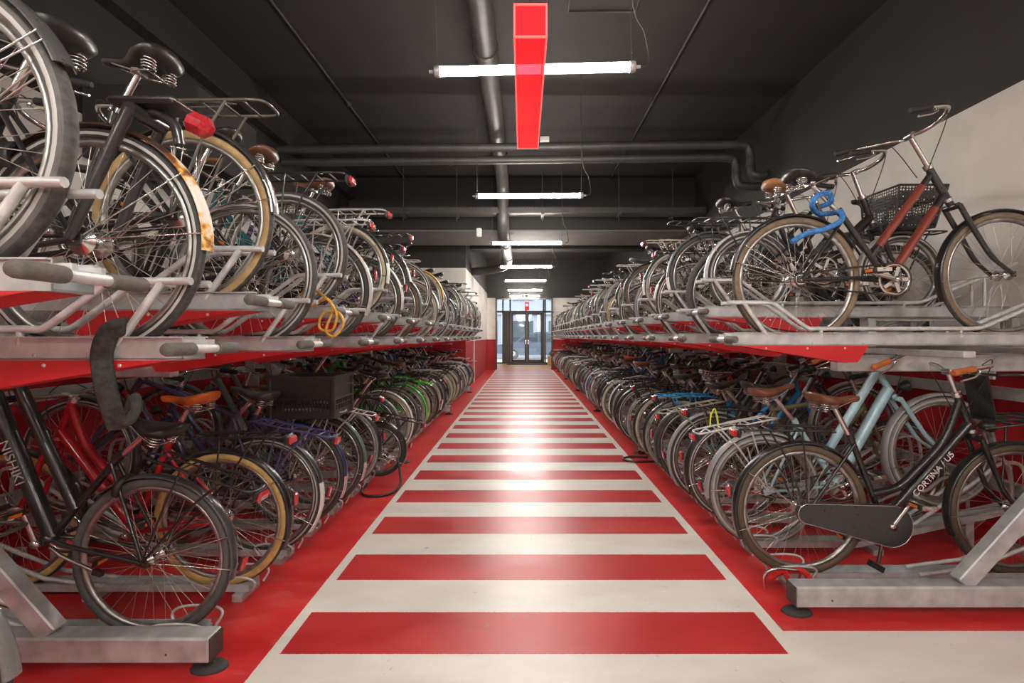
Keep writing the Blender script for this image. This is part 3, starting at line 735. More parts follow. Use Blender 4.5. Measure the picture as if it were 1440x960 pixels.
def fork_mesh(sp):
    g = geo(sp); b = MB(); R = g.R
    b.tube([(g.ax(g.zc), 0, g.zc), (g.ax(g.hb), 0, g.hb)], .018, 10)
    b.tube([(g.ax(g.zc), -.045, g.zc-.004), (g.ax(g.zc), .045, g.zc-.004)], .017, 8)
    for s in (-1, 1):
        y = s*.046
        b.tube(spline([(g.ax(g.zc), y, g.zc), (g.ax(g.zc-.18), y, g.zc-.18), (g.ax(R+.09)+.006, y*1.1, R+.09), (g.wb, s*.056, R)], 5), [.0135]*6+[.0125]*5+[.0105]*5, 8)
        b.box((g.wb, s*.056, R), (.03, .006, .03), 0, None, .002)
    return b.mesh('fork', ['paint'])
def saddle_mesh(kind):
    b = MB(); N = 14; L = .27; K = 12
    vs = []; K = 16; N = 18
    for i in range(N+1):
        t = i/N; x = -.13+L*t
        hw = {'wide': .104, 'slim': .07, 'cover': .112}[kind]
        u = min(1, max(0, (t-.22)/.5)); u = u*u*(3-2*u)
        w_ = hw*(1-u)+.024*u
        end = math.sqrt(max(.02, 1-((.16-t)/.17)**2)) if t < .16 else (math.sqrt(max(.05, 1-((t-.93)/.075)**2)) if t > .93 else 1)
        zc = .028*(1-min(1, t/.45))**1.5+.010*max(0, (t-.6)/.4)-.016
        h1 = .024*(1-.4*u)*(.5+.5*end); h2 = (.034 if kind != 'slim' else .02)*(1-.45*u)*(.5+.5*end)
        for k in range(K):
            a = 2*PI*k/K; c_, s_ = math.cos(a), math.sin(a)
            vs.append((x, w_*end*math.copysign(abs(c_)**.75, c_)*(1 if s_ >= -.1 else .9), zc+(h1*abs(s_)**.8 if s_ >= 0 else -h2*abs(s_)**.7)))
    n = K
    fs = [(i*n+k, (i+1)*n+k, (i+1)*n+(k+1) % n, i*n+(k+1) % n) for i in range(N) for k in range(n)]
    fs += [tuple(range(n)), tuple(range(N*n, N*n+n))[::-1]]
    b.add(vs, fs)
    return b.mesh('saddle', ['polka' if kind == 'cover' else 'leather'])
def springs_mesh(kind):
    b = MB()
    if kind != 'slim':
        for s in (-1, 1):
            b.tube([(-.075+.022*math.cos(a*.9), s*.052+.022*math.sin(a*.9), -.015-.0016*a) for a in range(0, 34)], .0035, 5)
            b.tube([(-.075, s*.052, -.065), (.0, s*.03, -.055), (.12, s*.012, -.01)], .004, 5)
        b.tube([(-.075, -.06, -.07), (-.075, .06, -.07)], .005, 6)
    else:
        for s in (-1, 1): b.tube([(-.1, s*.035, -.012), (-.05, s*.026, -.045), (.04, s*.022, -.045), (.12, s*.012, -.012)], .004, 5)
    b.box((-.0, 0, -.05), (.035, .05, .025), 0, None, .004)
    return b.mesh('saddle_rails', ['chrome'])
def bar_paths(kind):
    if kind == 'swept': half = [(0, 0, 0), (.03, .06, .005), (.05, .14, .03), (.0, .235, .045), (-.10, .265, .035), (-.22, .28, .015)]
    elif kind == 'high': half = [(0, 0, 0), (.03, .05, .03), (.03, .13, .13), (-.02, .22, .15), (-.12, .265, .14), (-.23, .28, .12)]
    else: half = [(0, 0, 0), (.01, .1, .0), (.0, .2, .01), (-.03, .30, .01)]
    return half
def bar_mesh(kind):
    h = bar_paths(kind); pts = [(x, -y, z) for x, y, z in h[::-1]]+h[1:]
    return MB().tube(spline(pts, 5), .0112, 8).mesh('handlebar', ['chrome'])
def grip_mesh(kind, s):
    h = bar_paths(kind); a = Vector(h[-2]); c = Vector(h[-1]); d = (c-a).normalized(); c2 = c+d*.004; a2 = c-d*.115
    f = lambda p: (p[0], s*p[1], p[2])
    return MB().tube([f(a2), f(a2+d*.008), f((a2+c2)/2), f(c2-d*.008), f(c2)], [.013, .0165, .0155, .017, .012], 10).mesh('grip', ['grip'])
def lever_mesh(kind, s):
    h = bar_paths(kind); a = Vector(h[-2]); c = Vector(h[-1]); d = (c-a).normalized(); q = c-d*.13
    f = lambda p: (p[0], s*p[1], p[2])
    b = MB(); b.tube([f(q), f(q+Vector((.015, .0, -.02))), f(q+d*.05+Vector((.02, .012, -.035))), f(q+d*.12+Vector((.012, .018, -.04)))], [.009, .007, .005, .006], 6)
    b.tube(spline([f(q), f(q+Vector((.10, -.03, .04))), f(q+Vector((.14, -.10, -.05))), (h[0][0]+.06, s*.03, -.22)], 6), .0025, 5, 1)
    return b.mesh('brake_lever', ['chrome', 'black'])
def stem_mesh(sp):
    g = geo(sp); zb = sp['bar_z']; b = MB(); a = Vector((g.ax(g.ht), 0, g.ht)); c = Vector((g.ax(zb), 0, zb)); e = sp['ext']
    b.tube([a, c], .0125, 10)
    if e > .01: b.tube(spline([c-Vector((0, 0, .012)), c+Vector((e*.5, 0, .0)), c+Vector((e, 0, 0))], 3), .0125, 8)
    b.tube([c+Vector((e, -.025, 0)), c+Vector((e, .025, 0))], .017, 10)
    return b.mesh('stem', ['chrome'])
def carrier_mesh(R, full):
    z = 2*R+.08; b = MB(); x0, x1 = .13, -.33
    for s in (-1, 1): b.tube(spline([(x0, s*.045, z-.01), (x0-.04, s*.062, z), (x1+.05, s*.066, z+.004)], 4), .006, 6)
    b.tube(spline([(x1+.05, -.066, z+.004), (x1, -.055, z+.004), (x1-.012, 0, z+.004), (x1, .055, z+.004), (x1+.05, .066, z+.004)], 4), .006, 6)
    for x in (.06, -.02, -.10, -.18, -.26): b.tube([(x, -.064, z+.002), (x, .064, z+.002)], .0042, 5)
    b.tube([(x0, -.045, z-.01), (x0+.06, 0, z-.02), (x0, .045, z-.01)], .005, 5)
    b.tube([(x0-.02, -.02, z+.014), (-.12, -.02, z+.02), (-.2, 0, z+.02), (-.12, .02, z+.02), (x0-.02, .02, z+.014)], .0035, 5)
    for s in (-1, 1):
        b.tube([(-.20, s*.066, z), (-.12, s*.068, z-.13), (0, s*.063, R)], .0055, 6)
        if full: b.tube([(-.03, s*.066, z), (-.015, s*.068, z-.16), (0, s*.064, R+.01)], .005, 6)
    return b.mesh('carrier', ['paint'])
def taillight_mesh(R):
    z = 2*R+.06; b = MB(); b.box((-.362, 0, z), (.022, .075, .042), 0, None, .009); b.box((-.345, 0, z), (.018, .08, .046), 1, None, .005)
    return b.mesh('tail_light', ['redlens', 'black'])
def reflector_mesh(R):
    b = MB(); b.box((-R-.035, 0, R+.1), (.014, .035, .06), 0, None, .006); b.box((-R-.026, 0, R+.1), (.01, .03, .05), 1)
    return b.mesh('reflector', ['redlens', 'black'])
def headlight_mesh(sp):
    g = geo(sp); x = g.ax(g.zc)+.09; z = g.zc+.06; b = MB()
    b.lathe([(0, x-.05), (.02, x-.045), (.033, x-.01), (.035, x), (.03, x+.004), (0, x+.006)], 12, 0, 'x', (0, 0, z)); b.lathe([(0, x+.008), (.028, x+.006), (.03, x+.003)], 12, 1, 'x', (0, 0, z))
    b.tube([(g.ax(g.zc), 0, g.zc), (x-.04, 0, z-.02)], .005, 5)
    return b.mesh('headlight', ['black', 'clearlens'])
def chaincase_mesh(R, kind, bb):
    b = MB(); y = -.052
    c0 = Vector((0, 0, R)); c1 = Vector((bb[0], 0, bb[1])); r0, r1 = .052, .108
    if kind == 'case':
        d = (c1-c0); an = math.atan2(d.z, d.x); poly = []
        for k in range(13): a = an+PI/2+PI*k/12; poly.append((c0.x+r0*math.cos(a), c0.z+r0*math.sin(a)))
        for k in range(19): a = an-PI/2+PI*k/18; poly.append((c1.x+r1*math.cos(a), c1.z+r1*math.sin(a)))
        b.prism(poly, y-.018, y+.014)
        for i in range(len(poly)): b.tube([(poly[i][0], y-.018, poly[i][1]), (poly[(i+1) % len(poly)][0], y-.018, poly[(i+1) % len(poly)][1])], .003, 4, 1, caps=False)
        return b.mesh('chain_case', ['paint', 'chrome'])
    r0, r1 = .034, .088
    pts = []; d = (c1-c0); an = math.atan2(d.z, d.x)
    for k in range(9): a = an+PI/2+PI*k/8; pts.append((c0.x+r0*math.cos(a), y, c0.z+r0*math.sin(a)))
    for k in range(13): a = an-PI/2+PI*k/12; pts.append((c1.x+r1*math.cos(a), y, c1.z+r1*math.sin(a)))
    b.tube(pts, .005, 6, 0, True)
    b.ring([(r1, y-.002), (r1, y+.002), (r1-.016, y+.002), (r1-.016, y-.002)], 28, lambda q, t: 1, cx=c1.x, cz=c1.z)
    for k in range(5):
        a = 2*PI*k/5; b.bar((c1.x, y, c1.z), (c1.x+(r1-.01)*math.cos(a), y, c1.z+(r1-.01)*math.sin(a)), .004, .018, 1)
    b.ring([(r0, y-.002), (r0, y+.002), (.015, y+.002), (.015, y-.002)], 16, lambda q, t: 1, cx=c0.x, cz=c0.z)
    if kind == 'guard':
        for k in range(1): b.prism([(.02, R+.04), (.42, .39), (.52, .36), (.52, .34), (.42, .365), (.02, R+.02)], y-.012, y+.008, 2)
    return b.mesh('chain_drive', ['chain', 'chrome', 'paint'])
def crank_mesh(s, ang, bb):
    c = Vector((bb[0], s*.07, bb[1])); a = ang+(0 if s < 0 else PI); e = c+Vector((.165*math.cos(a), s*.015, .165*math.sin(a)))
    b = MB(); b.tube([c, e], [.012, .009], 8, flat=.7); b.lathe([(0, -.012), (.017, -.012), (.017, .012), (0, .012)], 12, c=tuple(c)); b.tube([Vector((bb[0], 0, bb[1])), c], .009, 8)
    return b.mesh('crank', ['chrome'])
def pedal_mesh():
    b = MB(); b.tube([(0, -.06, 0), (0, .06, 0)], .006, 6, 1)
    for x in (-.036, .036): b.box((x, 0, 0), (.014, .095, .024), 0, None, .003)
    for y in (-.045, .045): b.box((0, y, 0), (.075, .008, .02), 1)
    b.box((.045, 0, 0), (.004, .05, .014), 2); b.box((-.045, 0, 0), (.004, .05, .014), 2)
    return b.mesh('pedal', ['black', 'chrome', 'orange'])
def kick_mesh():
    return MB().tube([(.40, .04, .27), (.33, .06, .265), (.16, .075, .262)], [.009, .008, .008], 6).box((.15, .076, .262), (.04, .02, .02), 1).mesh('kickstand', ['chrome', 'black'])
def kick_down_mesh():
    return MB().tube([(.40, -.03, .25), (.39, -.06, .18), (.36, -.075, .1)], [.01, .009, .009], 6).box((.345, -.08, .085), (.075, .03, .03), 1, Matrix.Rotation(.5, 3, 'Y')).mesh('kickstand', ['chain', 'black'])
def front_carrier_mesh(sp):
    g = geo(sp); z = g.zc+.10; x0 = g.ax(g.zc)+.03; b = MB()
    for s in (-1, 1):
        b.tube(spline([(x0, s*.1, z+.24), (x0+.1, s*.16, z+.24), (x0+.16, s*.17, z+.15), (x0+.2, s*.17, z)], 4)+[(x0+.46, s*.17, z)], .007, 6)
        b.tube([(x0, s*.03, z-.05), (x0+.2, s*.12, z)], .006, 6); b.tube([(x0+.3, s*.15, z), (g.wb, s*.065, g.R)], .006, 6)
        b.tube([(x0+.0, s*.06, z), (x0+.46, s*.06, z)], .006, 6)
    for x in (.0, .12, .24, .36, .46): b.tube([(x0+x, -.17, z), (x0+x, .17, z)], .006, 6)
    b.tube([(x0, -.1, z+.24), (x0, .1, z+.24)], .007, 6)
    b.box((x0+.0, 0, z+.12), (.01, .14, .24), 0, Matrix.Rotation(-.2, 3, 'Y'))
    return b.mesh('front_carrier', ['paint'])
def basket_mesh(sp):
    g = geo(sp); x0 = g.ax(g.zc)+.03; z0 = g.zc-.02; b = MB()
    def ring(z, k): return [(x0+.0-.0*k, -.13-.03*k, z), (x0+.24+.05*k, -.13-.03*k, z), (x0+.24+.05*k, .13+.03*k, z), (x0, .13+.03*k, z)]
    A, B_ = ring(z0, 0), ring(z0+.24, 1)
    for i in range(4):
        j = (i+1) % 4; b.add([A[i], A[j], B_[j], B_[i]], [(0, 1, 2, 3)], 0, False); b.tube([B_[i], B_[j]], .007, 6, 1); b.tube([A[i], A[j]], .006, 6, 1); b.tube([A[i], B_[i]], .006, 6, 1)
    b.add(A, [(3, 2, 1, 0)], 0, False)
    return b.mesh('front_basket', ['perf', 'black'])
def ringlock_mesh(R):
    b = MB(); b.ring([(.055, -.012), (.055, .012), (.04, .012), (.04, -.012)], 16, None, math.radians(-40), math.radians(220)); 
    b.v = [(R*.62+v[2]*0+.0+v[1], v[0], R*1.72+v[2]) for v in b.v]
    return b.mesh('ring_lock', ['black'])
def ext_label(t): return t

def bicycle(sp, loc, heading, tilt, label, group, lod=0):
    sp = dict(sp); R = sp['R']
    root = empty('bicycle', loc, (sp.get('roll', 0), -tilt, heading)); tag(root, label, 'bicycle', group)
    g = geo(sp); pc = sp['paint']; key = (R, sp['wb'], sp['style'], sp.get('bbx', .44), sp.get('bbz', .285), sp.get('cot', .4), sp.get('slack', .38)); bk = (key[3], key[4])
    ax = Vector((-g.cot, 0, 1)).normalized(); P0 = Vector((g.ax(g.hb), 0, g.hb))
    ST = Matrix.Translation(P0) @ Matrix.Rotation(sp.get('steer', 0), 4, ax) @ Matrix.Translation(-P0)
    def part(name, k, fn, col=None, parent=None, loc_=(0, 0, 0), steer=False, lab=None):
        o = mobj(name, cached(k, fn), parent or root, col if col is not None else pc)
        o.matrix_basis = (ST if steer else Matrix.Identity(4)) @ Matrix.Translation(loc_)
        if lab: o['label'] = lab
        return o
    part('frame', ('frame', key, sp['thick']), lambda: frame_mesh(sp, sp['thick']))
    fr = root.children[0] if False else None
    part('fork', ('fork', key), lambda: fork_mesh(sp), sp.get('forkc', pc), steer=True)
    tr = sp['tr']
    ty, ri, spk = wheel_meshes(R, tr, sp['tyre_v'])
    for fx, stf in ((0, False), (g.wb, True)):
        wh = part('wheel', ('rim', R, tr), ri, loc_=(fx, 0, R), steer=stf)
        part('tyre', ('tyre', R, tr, sp['tyre_v']), ty, sp['tyre'], wh)
        part('spokes', ('spk', R, tr), spk, None, wh)
        if lod < 2: part('hub', ('hub', fx == 0 and sp['big']), lambda: hub_mesh(fx == 0 and sp['big']), None, wh)
    if sp['fender'] is not None:
        fw = max(.027, tr+.006); tl = sp['tail']
        if sp.get('rearfender', True): part('fender', ('fr', R, tl, fw, sp['fend'], sp.get('tailf', .86)), lambda: fender_mesh(R, 28, sp['fend'], tl, fw, (145, sp['fend']-8), sp.get('tailf', .86)), sp['fender'], None, (0, 0, R))
        part('fender', ('ff', R, fw), lambda: fender_mesh(R, 62, 202, None, fw, (185,)), sp['fender'], None, (g.wb, 0, R), True)
    zs = sp['seat_z']; sx = g.bb.x-(zs-g.bb.z)*sp.get('slack', .38)
    sd = part('saddle', ('sad', sp['saddle']), lambda: saddle_mesh(sp['saddle']), sp['seatc'], None, (sx+sp.get('seat_dx', 0), 0, zs-.03))
    part('seat_post', ('sp', key, round(zs, 2)), lambda: MB().tube([g.st-g.sd*.05, Vector((sx, 0, zs-.075))], .0128, 10).mesh('seat_post', ['chrome']))
    if lod < 2: part('saddle_rails', ('spr', sp['saddle']), lambda: springs_mesh(sp['saddle']), None, sd)
    part('stem', ('stem', key, sp['bar_z'], sp['ext']), lambda: stem_mesh(sp), steer=True)
    hb = part('handlebar', ('bar', sp['bar']), lambda: bar_mesh(sp['bar']), None, None, (g.ax(sp['bar_z'])+sp['ext'], 0, sp['bar_z']), True)
    for s in (-1, 1):
        part('grip', ('grip', sp['bar'], s), lambda: grip_mesh(sp['bar'], s), sp['gripc'], hb)
        if lod < 2: part('brake_lever', ('lev', sp['bar'], s), lambda: lever_mesh(sp['bar'], s), None, hb)
    if sp['carrier'] is not None: part('carrier', ('car', R, lod < 2), lambda: carrier_mesh(R, lod < 2), sp['carrier'])
    if sp['light']:
        if sp['carrier'] is not None: part('tail_light', ('tl', R), lambda: taillight_mesh(R))
        if sp['fender'] is not None: part('reflector', ('rf', R), lambda: reflector_mesh(R))
    if lod < 2 and sp['headlight']: part('headlight', ('hl', key), lambda: headlight_mesh(sp), steer=True)
    part('chain_case' if sp['chain'] == 'case' else 'chain_drive', ('cc', R, sp['chain'], bk), lambda: chaincase_mesh(R, sp['chain'], bk), sp.get('casec', (.02, .02, .02)))
    if lod < 2:
        an = sp['crank']
        for s in (-1, 1):
            a = an+(0 if s < 0 else PI)
            cr = part('crank', ('cr', s, an, bk), lambda: crank_mesh(s, an, bk))
            part('pedal', ('ped',), pedal_mesh, None, cr, (bk[0]+.165*math.cos(a), s*.145, bk[1]+.165*math.sin(a)))
        if sp.get('kick') == 'down': part('kickstand', ('kd',), kick_down_mesh)
        elif sp.get('kick', True): part('kickstand', ('ki',), kick_mesh)
        if sp.get('rlock'): part('ring_lock', ('rl', R), lambda: ringlock_mesh(R))
    if sp.get('front') == 'carrier': part('front_carrier', ('fc', key), lambda: front_carrier_mesh(sp), (.015, .015, .015), steer=True)
    if sp.get('front') == 'basket': part('front_basket', ('fb', key), lambda: basket_mesh(sp), None, steer=True)
    return root
# palettes: (name, colour)
BLK = ('black', (.018, .018, .0185)); 
PAL = [BLK]*9+[('dark grey', (.06, .06, .065)), ('grey', (.18, .18, .18)), ('navy', (.02, .03, .08)), ('dark green', (.015, .05, .03)), ('maroon', (.12, .015, .02)), ('silver', (.45, .45, .44)), ('white', (.6, .6, .57)), ('blue', (.02, .10, .30)), ('purple', (.07, .03, .12)), ('teal', (.02, .14, .15)), ('cream', (.5, .44, .32)), ('bronze', (.16, .10, .05))]
TY = {'black': (.035, .033, .032), 'tan': (.42, .27, .12), 'cream': (.52, .46, .33), 'grey': (.3, .29, .27), 'brown': (.16, .10, .06), 'dark': (.06, .057, .054)}
STY = {'diamond': 'sports', 'dutch': 'roadster', 'step': 'step-through', 'fold': 'folding'}
def base_spec(rng):
    st = rng.choice(['dutch', 'dutch', 'step', 'step', 'diamond'])
    pn, pc = rng.choice(PAL)
    tn = rng.choice(['black', 'black', 'dark', 'dark', 'dark', 'grey', 'cream', 'tan', 'brown'])
    wide = rng.random() < .2
    fn = rng.choice([None, 'black', 'black', 'black', 'paint', 'silver', 'grey'])
    FC = {'black': (.015, .015, .015), 'paint': pc, 'silver': (.5, .5, .48), 'grey': (.16, .16, .16)}
    sn, sc = rng.choice([('black', (.014, .014, .014))]*5+[('brown', (.15, .065, .03)), ('grey', (.12, .12, .12)), ('tan', (.3, .15, .06))])
    bar = 'flat' if st == 'diamond' and rng.random() < .7 else 'swept'
    sp = dict(R=.345, tr=.024 if wide else .0195, wb=1.12 if st != 'diamond' else 1.06, style=st, thick=rng.choice([1.0, 1.0, 1.25]), paint=pc, pname=pn,
              tyre=TY[tn], tname=tn, tyre_v=rng.choice(['plain', 'stripe']) if tn in ('black', 'dark') else 'plain', big=rng.random() < .25,
              fender=FC[fn] if fn else None, fname=fn, tail=rng.choice([None, None, 'white', 'chrome']) if fn else None,
              seatc=sc, sname=sn, saddle='slim' if st == 'diamond' else 'wide', seat_z=rng.choice([.93, .97, 1.0, 1.03]), bar=bar, bar_z=1.0 if bar == 'swept' else .98, ext=.08 if bar == 'flat' else .03,
              gripc=(.02, .02, .02) if sn != 'brown' else (.2, .08, .03), carrier=rng.choice([(.012, .012, .012), (.012, .012, .012), (.45, .45, .44), None]), light=rng.random() < .38, headlight=rng.random() < .7,
              chain=rng.choice(['case', 'ring', 'guard']) if st != 'diamond' else 'ring', crank=round(rng.choice([-.6, .4, 1.9, 2.9]), 2), rlock=rng.random() < .5, fend=rng.choice([176, 192, 205]), steer=rng.uniform(-.12, .12), roll=rng.uniform(-.03, .03))
    return sp
def feature(sp):
    if sp.get('feat'): return sp['feat']
    if sp['tname'] in ('cream', 'tan', 'brown', 'grey'): return sp['tname']+' tyres'
    if sp['sname'] in ('brown', 'tan', 'grey'): return sp['sname']+' saddle'
    if sp['tail'] == 'white': return 'white fender tip'
    if sp['fname'] in ('silver', 'grey'): return sp['fname']+' fenders'
    if sp['fender'] is None: return 'no fenders'
    if sp['carrier'] is None: return 'no carrier'
    if sp['chain'] == 'case': return 'chain case'
    return 'black fenders'
black = BLK[1]
def C(*c): return lin(c)
OV = {}
# ---- right row, floor
OV['RL', 0] = dict(style='dutch', paint=(.012, .012, .012), pname='black', R=.352, tr=.022, wb=1.14, thick=1.25, tyre=(.095, .062, .036), tname='brown', tyre_v='plain', fender=(.014, .014, .014), fname='black', tail=None, seatc=C(112, 70, 48), sname='brown', saddle='wide', seat_z=.985, seat_dx=.0, bar='swept', bar_z=1.09, ext=.0, gripc=C(170, 92, 40), carrier=(.012, .012, .012), light=True, chain='case', casec=(.03, .03, .03), front='carrier', crank=1.0, kick='down', steer=0, roll=0, headlight=True, big=True, feat='front carrier')
OV['RL', 1] = dict(style='step', paint=C(160, 194, 204), pname='pale blue', thick=1.5, tr=.026, tyre=(.23, .22, .21), tname='grey', tyre_v='stripe', fender=(.3, .3, .3), fname='grey', tail=None, seatc=C(112, 70, 48), sname='brown', saddle='wide', seat_z=.98, bar='swept', bar_z=1.02, gripc=C(170, 92, 40), carrier=(.55, .55, .54), light=True, steer=0, roll=0, chain='ring', big=True, feat='thick tubes')
OV['RL', 2] = dict(style='diamond', paint=C(105, 104, 72), pname='olive', tyre=TY['dark'], tname='dark', tyre_v='stripe', fender=(.015, .015, .015), fname='black', tail=None, carrier=black, light=True, seatc=C(40, 36, 34), sname='black', steer=0, roll=0, feat='yellow lace on carrier')
OV['RL', 3] = dict(style='step', paint=(.02, .02, .022), pname='black', tyre=TY['dark'], tyre_v='stripe', fender=(.3, .3, .29), fname='grey', tail=None, carrier=C(150, 150, 130), light=True, feat='worn pale carrier')
OV['RL', 4] = dict(style='step', paint=C(20, 130, 190), pname='bright blue', thick=1.2, tyre=TY['dark'], tname='dark', tyre_v='plain', tr=.023, fender=(.06, .055, .05), fname='grey', tail=None, carrier=C(20, 130, 190), seatc=(.1, .03, .02), saddle='cover', sname='polka dot', seat_z=1.0, light=True, chain='ring', feat='polka dot saddle cover')
OV['RL', 5] = dict(style='diamond', paint=black, pname='black', feat='orange reflector')
OV['RL', 6] = dict(style='dutch', paint=black, pname='black', tyre=TY['cream'], tname='cream', tyre_v='plain', fender=(.015, .015, .015))
OV['RL', 9] = dict(seatc=C(110, 66, 40), sname='brown', carrier=(.35, .35, .33))
# ---- right row, upper
OV['RU', 0] = dict(fend=170, style='step', paint=black, pname='black and red', forkc=black, R=.347, wb=1.13, cot=.56, slack=.66, bbx=.5, bbz=.335, tr=.02, tyre=(.2, .14, .09), tname='tan', tyre_v='plain', fender=(.014, .014, .014), fname='black', tail=None, seatc=(.02, .02, .02), sname='black', saddle='wide', seat_z=.95, bar='swept', bar_z=1.12, ext=.0, gripc=(.02, .02, .02), carrier=None, light=False, chain='ring', crank=2.9, steer=0, roll=0, headlight=False, big=True, kick=False, rlock=False, tilt=1.5, feat='chrome high handlebar')
OV['RU', 1] = dict(style='fold', R=.26, tr=.02, wb=.95, paint=(.016, .016, .016), pname='black', tyre=TY['dark'], tyre_v='stripe', fender=(.45, .45, .44), fname='silver', tail=None, carrier=black, front='basket', bar='swept', bar_z=.90, ext=.02, seat_z=.85, steer=0, light=False, rlock=False, kick=False, chain='ring', feat='perforated front basket')
OV['RU', 2] = dict(style='dutch', paint=black, pname='black', fender=None, fname=None, tail=None, tr=.024, tyre=TY['dark'], tyre_v='plain', rev=True, feat='no fenders')
OV['RU', 3] = dict(paint=black, fender=(.08, .1, .11), fname='grey', tail='white', tyre=TY['dark'], rev=False)
OV['RU', 4] = dict(paint=black, rev=False, light=True, carrier=black, tail='white', fender=black, fname='black')
OV['RU', 5] = dict(rev=False, tyre=TY['grey'], tname='grey', carrier=(.5, .46, .38), light=True)
# ---- left row, upper
OV['LU', 0] = dict(xoff=.03, fend=157, style='dutch', paint=C(70, 44, 34), pname='brown', tyre=(.12, .115, .11), tname='dark', tyre_v='stripe', tr=.0235, R=.352, fender=(.07, .07, .07), fname='grey', tail=None, carrier=None, light=False, steer=0, roll=0, rev=False, seat_z=1.0, feat='grey rear fender')
OV['LU', 1] = dict(fend=184, tailf=.64, style='diamond', paint=(.02, .02, .022), pname='black', R=.345, tyre=TY['black'], tname='black', tyre_v='stripe', fender=(.06, .03, .02), fname='brown', tail='rustwhite', carrier=None, light=False, seatc=(.016, .016, .016), saddle='wide', seat_z=1.0, steer=0, roll=0, rev=False, big=True, thick=1.3, feat='rust stained fender')
OV['LU', 2] = dict(fend=176, style='dutch', paint=(.02, .02, .02), pname='black', tyre=TY['tan'], tname='tan', tyre_v='plain', fender=(.03, .03, .03), fname='black', tail='chrome', carrier=(.12, .11, .09), light=False, seatc=(.016, .016, .016), saddle='wide', seat_z=.99, rev=False, steer=0, feat='tan tyres')
OV['LU', 3] = dict(style='diamond', saddle='slim', seat_z=1.03, paint=black, pname='black', rev=False, light=False, tail=None, fender=None, carrier=None, tyre=TY['dark'], fname=None, feat='slim black saddle')
OV['LU', 4] = dict(style='step', paint=(.03, .03, .03), pname='dark grey', rev=False, light=True, carrier=black, fender=None, fname=None, tail=None, tyre=TY['dark'], tyre_v='stripe', seatc=C(95, 58, 40), sname='brown', big=True, feat='brown saddle')
OV['LU', 5] = dict(paint=black, pname='black', rev=False, fender=(.5, .48, .44), fname='pale', tail=None, tyre=TY['dark'], feat='dented pale fender')
OV['LU', 6] = dict(rev=False, light=True, carrier=(.4, .4, .38), fender=black, fname='black', tail='white')
OV['LU', 7] = dict(rev=False, fender=(.6, .58, .55), fname='white', light=True)
OV['LU', 12] = dict(fender=C(200, 150, 60), fname='yellow', rev=False, feat='yellow fender')
# ---- left row, floor
OV['LL', 0] = dict(style='step', paint=(.014, .015, .017), pname='black', thick=1.5, tyre=(.085, .082, .08), tname='dark', tyre_v='plain', tr=.021, fender=(.05, .05, .052), fname='grey', tail=None, carrier=(.012, .012, .012), seatc=(.012, .012, .012), saddle='wide', seat_z=.92, bar='flat', bar_z=.93, ext=.06, light=True, chain='ring', crank=-2.2, steer=0, roll=0, xoff=.055, tilt=19, feat='black carrier')
OV['LL', 1] = dict(style='dutch', paint=C(178, 20, 28), pname='red', thick=1.3, tyre=C(196, 160, 100), tname='tan', tyre_v='plain', tr=.023, fender=(.012, .012, .012), fname='black', tail=None, carrier=(.012, .012, .012), seatc=C(205, 100, 24), sname='orange', saddle='wide', seat_z=1.0, light=True, chain='guard', steer=0, roll=0, feat='orange saddle')
OV['LL', 2] = dict(fend=205, tailf=.72, style='diamond', paint=C(62, 58, 88), pname='violet grey', thick=1.0, tyre=TY['dark'], tname='dark', tyre_v='stripe', fender=(.04, .04, .045), fname='grey', tail='white', carrier=C(70, 70, 120), seatc=(.03, .03, .032), saddle='wide', seat_z=.96, light=True, steer=0, feat='white fender tip')
OV['LL', 3] = dict(style='dutch', paint=C(44, 52, 84), pname='navy', tyre=TY['dark'], tyre_v='plain', fender=C(40, 46, 78), fname='navy', tail='chrome', carrier=(.35, .33, .3), seatc=C(100, 60, 40), sname='brown', seat_z=.98, light=False, steer=0, roll=0, feat='black crate on carrier')
OV['LL', 4] = dict(style='step', paint=C(90, 110, 100), pname='grey green', fender=C(90, 110, 100), fname='green', tail='chrome', carrier=C(190, 180, 175), light=True, tyre=TY['dark'])
OV['LL', 5] = dict(style='diamond', paint=C(60, 62, 66), pname='grey', tyre=TY['grey'], tname='grey', light=True)
OV['LL', 6] = dict(style='fold', R=.245, tr=.021, wb=1.0, paint=black, pname='black', tyre=TY['black'], tname='black', tyre_v='plain', fender=(.012, .012, .012), fname='black', tail=None, carrier=(.012, .012, .012), light=True, bar='flat', bar_z=1.0, ext=0, seat_z=.95, saddle='slim', seatc=(.015, .015, .015), sname='black', chain='ring', kick=False, rlock=False, front=None, xoff=-.12, steer=0, feat='small wheels')
OV['LL', 8] = dict(tyre=TY['cream'], tname='cream', tyre_v='plain', paint=black, pname='black')
OV['LL', 10] = dict(style='dutch', paint=C(60, 175, 40), pname='lime green', thick=1.4, fender=C(70, 190, 50), fname='green', tail=None, carrier=C(70, 190, 50), seatc=C(130, 70, 30), sname='brown', seat_z=.98, chain='case', casec=C(70, 190, 50), feat='green fenders')
OV['LL', 13] = dict(tyre=TY['cream'], tname='cream', tyre_v='plain', tr=.024)
OV['LL', 16] = dict(tyre=TY['cream'], tname='cream', tyre_v='plain', tr=.024)
OV['LL', 17] = dict(tyre=TY['cream'], tname='cream', tyre_v='plain', tr=.024)
OV['LL', 22] = dict(fender=C(60, 90, 150), fname='blue', paint=C(50, 80, 140), pname='blue', tail=None, feat='blue fenders')
OV['RL', 14] = dict(paint=C(30, 90, 180), pname='blue', feat='blue frame tubes')
OV['RL', 12] = dict(seatc=C(190, 80, 40), sname='orange', feat='orange saddle')
rows = [('LU', -1, LU, .955, 'upper'), ('RU', 1, RU, 1.15, 'upper'), ('LL', -1, LLo, 1.2, 'floor'), ('RL', 1, RLo, 1.14, 'floor')]
BIKES = {}
